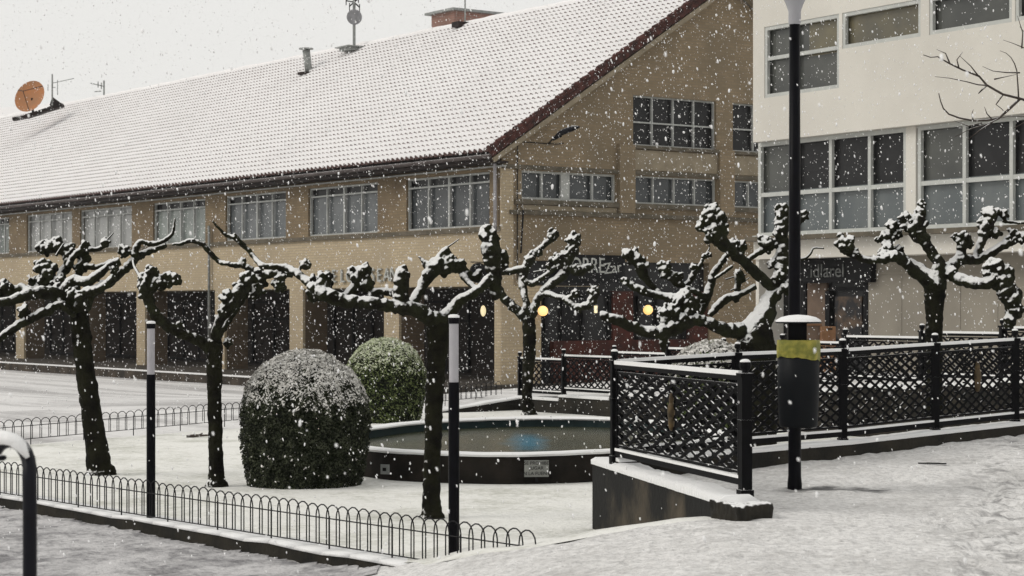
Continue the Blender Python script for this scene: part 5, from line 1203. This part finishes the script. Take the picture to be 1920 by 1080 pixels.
for b_ in brs:
    n_ = len(b_); pts = []; 
    for i, (x_, y_) in enumerate(b_): pts.append(P(x_ + rb.uniform(-1, 1), y_ + rb.uniform(-1, 1), Yb + (x_ - 2000) / 400 * (1 if brs.index(b_) % 2 else .3) + rb.uniform(-.05, .05)))
    r0_ = .021 if n_ > 7 else .011
    k.tube(pts, [r0_ * (1 - .72 * i / (n_ - 1)) for i in range(n_)], 6)
k.build('branches', 'twig', bt, smooth=True)
fbm = thing('fallen_stick', (-4.6, 32, GZ), 'thin dark stick lying on the snowy lawn near the far fence', 'stick')
yq = 2.13 * F / (818 - 575); MB().tube([P(350, 819, yq), P(365, 817, yq), P(390, 816, yq)], [.03, .028, .015], 6).build('stem', 'twig', fbm); MB().tube([P(370, 817, yq), P(380, 812, yq)], .01, 5).build('side_shoot', 'twig', fbm)

# ------------------------------------------------------------------ falling snow (uncountable: one object)
def falling():
    rnd = random.Random(99); vs = []; fs = []
    dens = 4.2; 
    t_ = (1 + sqrt(5)) / 2; nrm_ = sqrt(1 + t_ * t_)
    IC = [(-1, t_, 0), (1, t_, 0), (-1, -t_, 0), (1, -t_, 0), (0, -1, t_), (0, 1, t_), (0, -1, -t_), (0, 1, -t_), (t_, 0, -1), (t_, 0, 1), (-t_, 0, -1), (-t_, 0, 1)]
    IC = [(x / nrm_, y / nrm_, z / nrm_) for x, y, z in IC]
    IF = [(0, 11, 5), (0, 5, 1), (0, 1, 7), (0, 7, 10), (0, 10, 11), (1, 5, 9), (5, 11, 4), (11, 10, 2), (10, 7, 6), (7, 1, 8), (3, 9, 4), (3, 4, 2), (3, 2, 6), (3, 6, 8), (3, 8, 9), (4, 9, 5), (2, 4, 11), (6, 2, 10), (8, 6, 7), (9, 8, 1)]
    def put(x, y, z):
        r = rnd.uniform(.0026, .0088) * (1.35 if rnd.random() < .10 else 1); ez = rnd.uniform(1.1, 2.6); tx = rnd.uniform(-.35, .1)
        if y < 16: r *= .72
        b = len(vs)
        if y < 26: V_, F_ = IC, IF
        else: V_, F_ = ((0, 0, 1), (0, 0, -1), (1, 0, 0), (-1, 0, 0), (0, 1, 0), (0, -1, 0)), ((2, 4, 0), (4, 3, 0), (3, 5, 0), (5, 2, 0), (4, 2, 1), (3, 4, 1), (5, 3, 1), (2, 5, 1))
        for dx, dy, dz in V_:
            j = rnd.uniform(.8, 1.2); dz *= ez; vs.append((x + (dx + tx * dz) * r * j, y + dy * r * j, z + dz * r * j))
        for f_ in F_: fs.append(tuple(b + q for q in f_))
    Y = 6.0
    while Y < 60:
        hw = Y * .30 + 3; zt = min(1.6 + Y * .17 + 1.5, 15); zb = -1.0
        vol = 2 * hw * (zt - zb) * 1.0; n = int(vol * dens)
        for i in range(n): put(rnd.uniform(-hw, hw), Y + rnd.random(), rnd.uniform(zb, zt))
        Y += 1
    me = bpy.data.meshes.new('falling_snow'); me.from_pydata(vs, [], fs); me.materials.append(M['snow_flake']); o = bpy.data.objects.new('falling_snow', me); COL.objects.link(o)
    me.polygons.foreach_set('use_smooth', [True] * len(me.polygons))
    tag(o, 'white snowflakes falling through the air everywhere', None, None, 'stuff'); print('flakes', len(fs) // 8)
falling()
hz = MB().hexa([Vector(p) for p in ((-270, -110, -3.2), (270, -110, -3.2), (270, 300, -3.2), (-270, 300, -3.2), (-270, -110, 18), (270, -110, 18), (270, 300, 18), (-270, 300, 18))])
hm = bpy.data.materials.new('haze'); hm.use_nodes = True; hn = hm.node_tree; hn.nodes.clear()
ho = hn.nodes.new('ShaderNodeOutputMaterial'); hv = hn.nodes.new('ShaderNodeVolumePrincipled'); hv.inputs['Density'].default_value = .00022; hv.inputs['Color'].default_value = (.95, .95, .95, 1)
hn.links.new(hv.outputs[0], ho.inputs['Volume'])
o = hz.build('haze', hm); tag(o, 'thin pale veil of snowy air over the whole square', None, None, 'stuff')
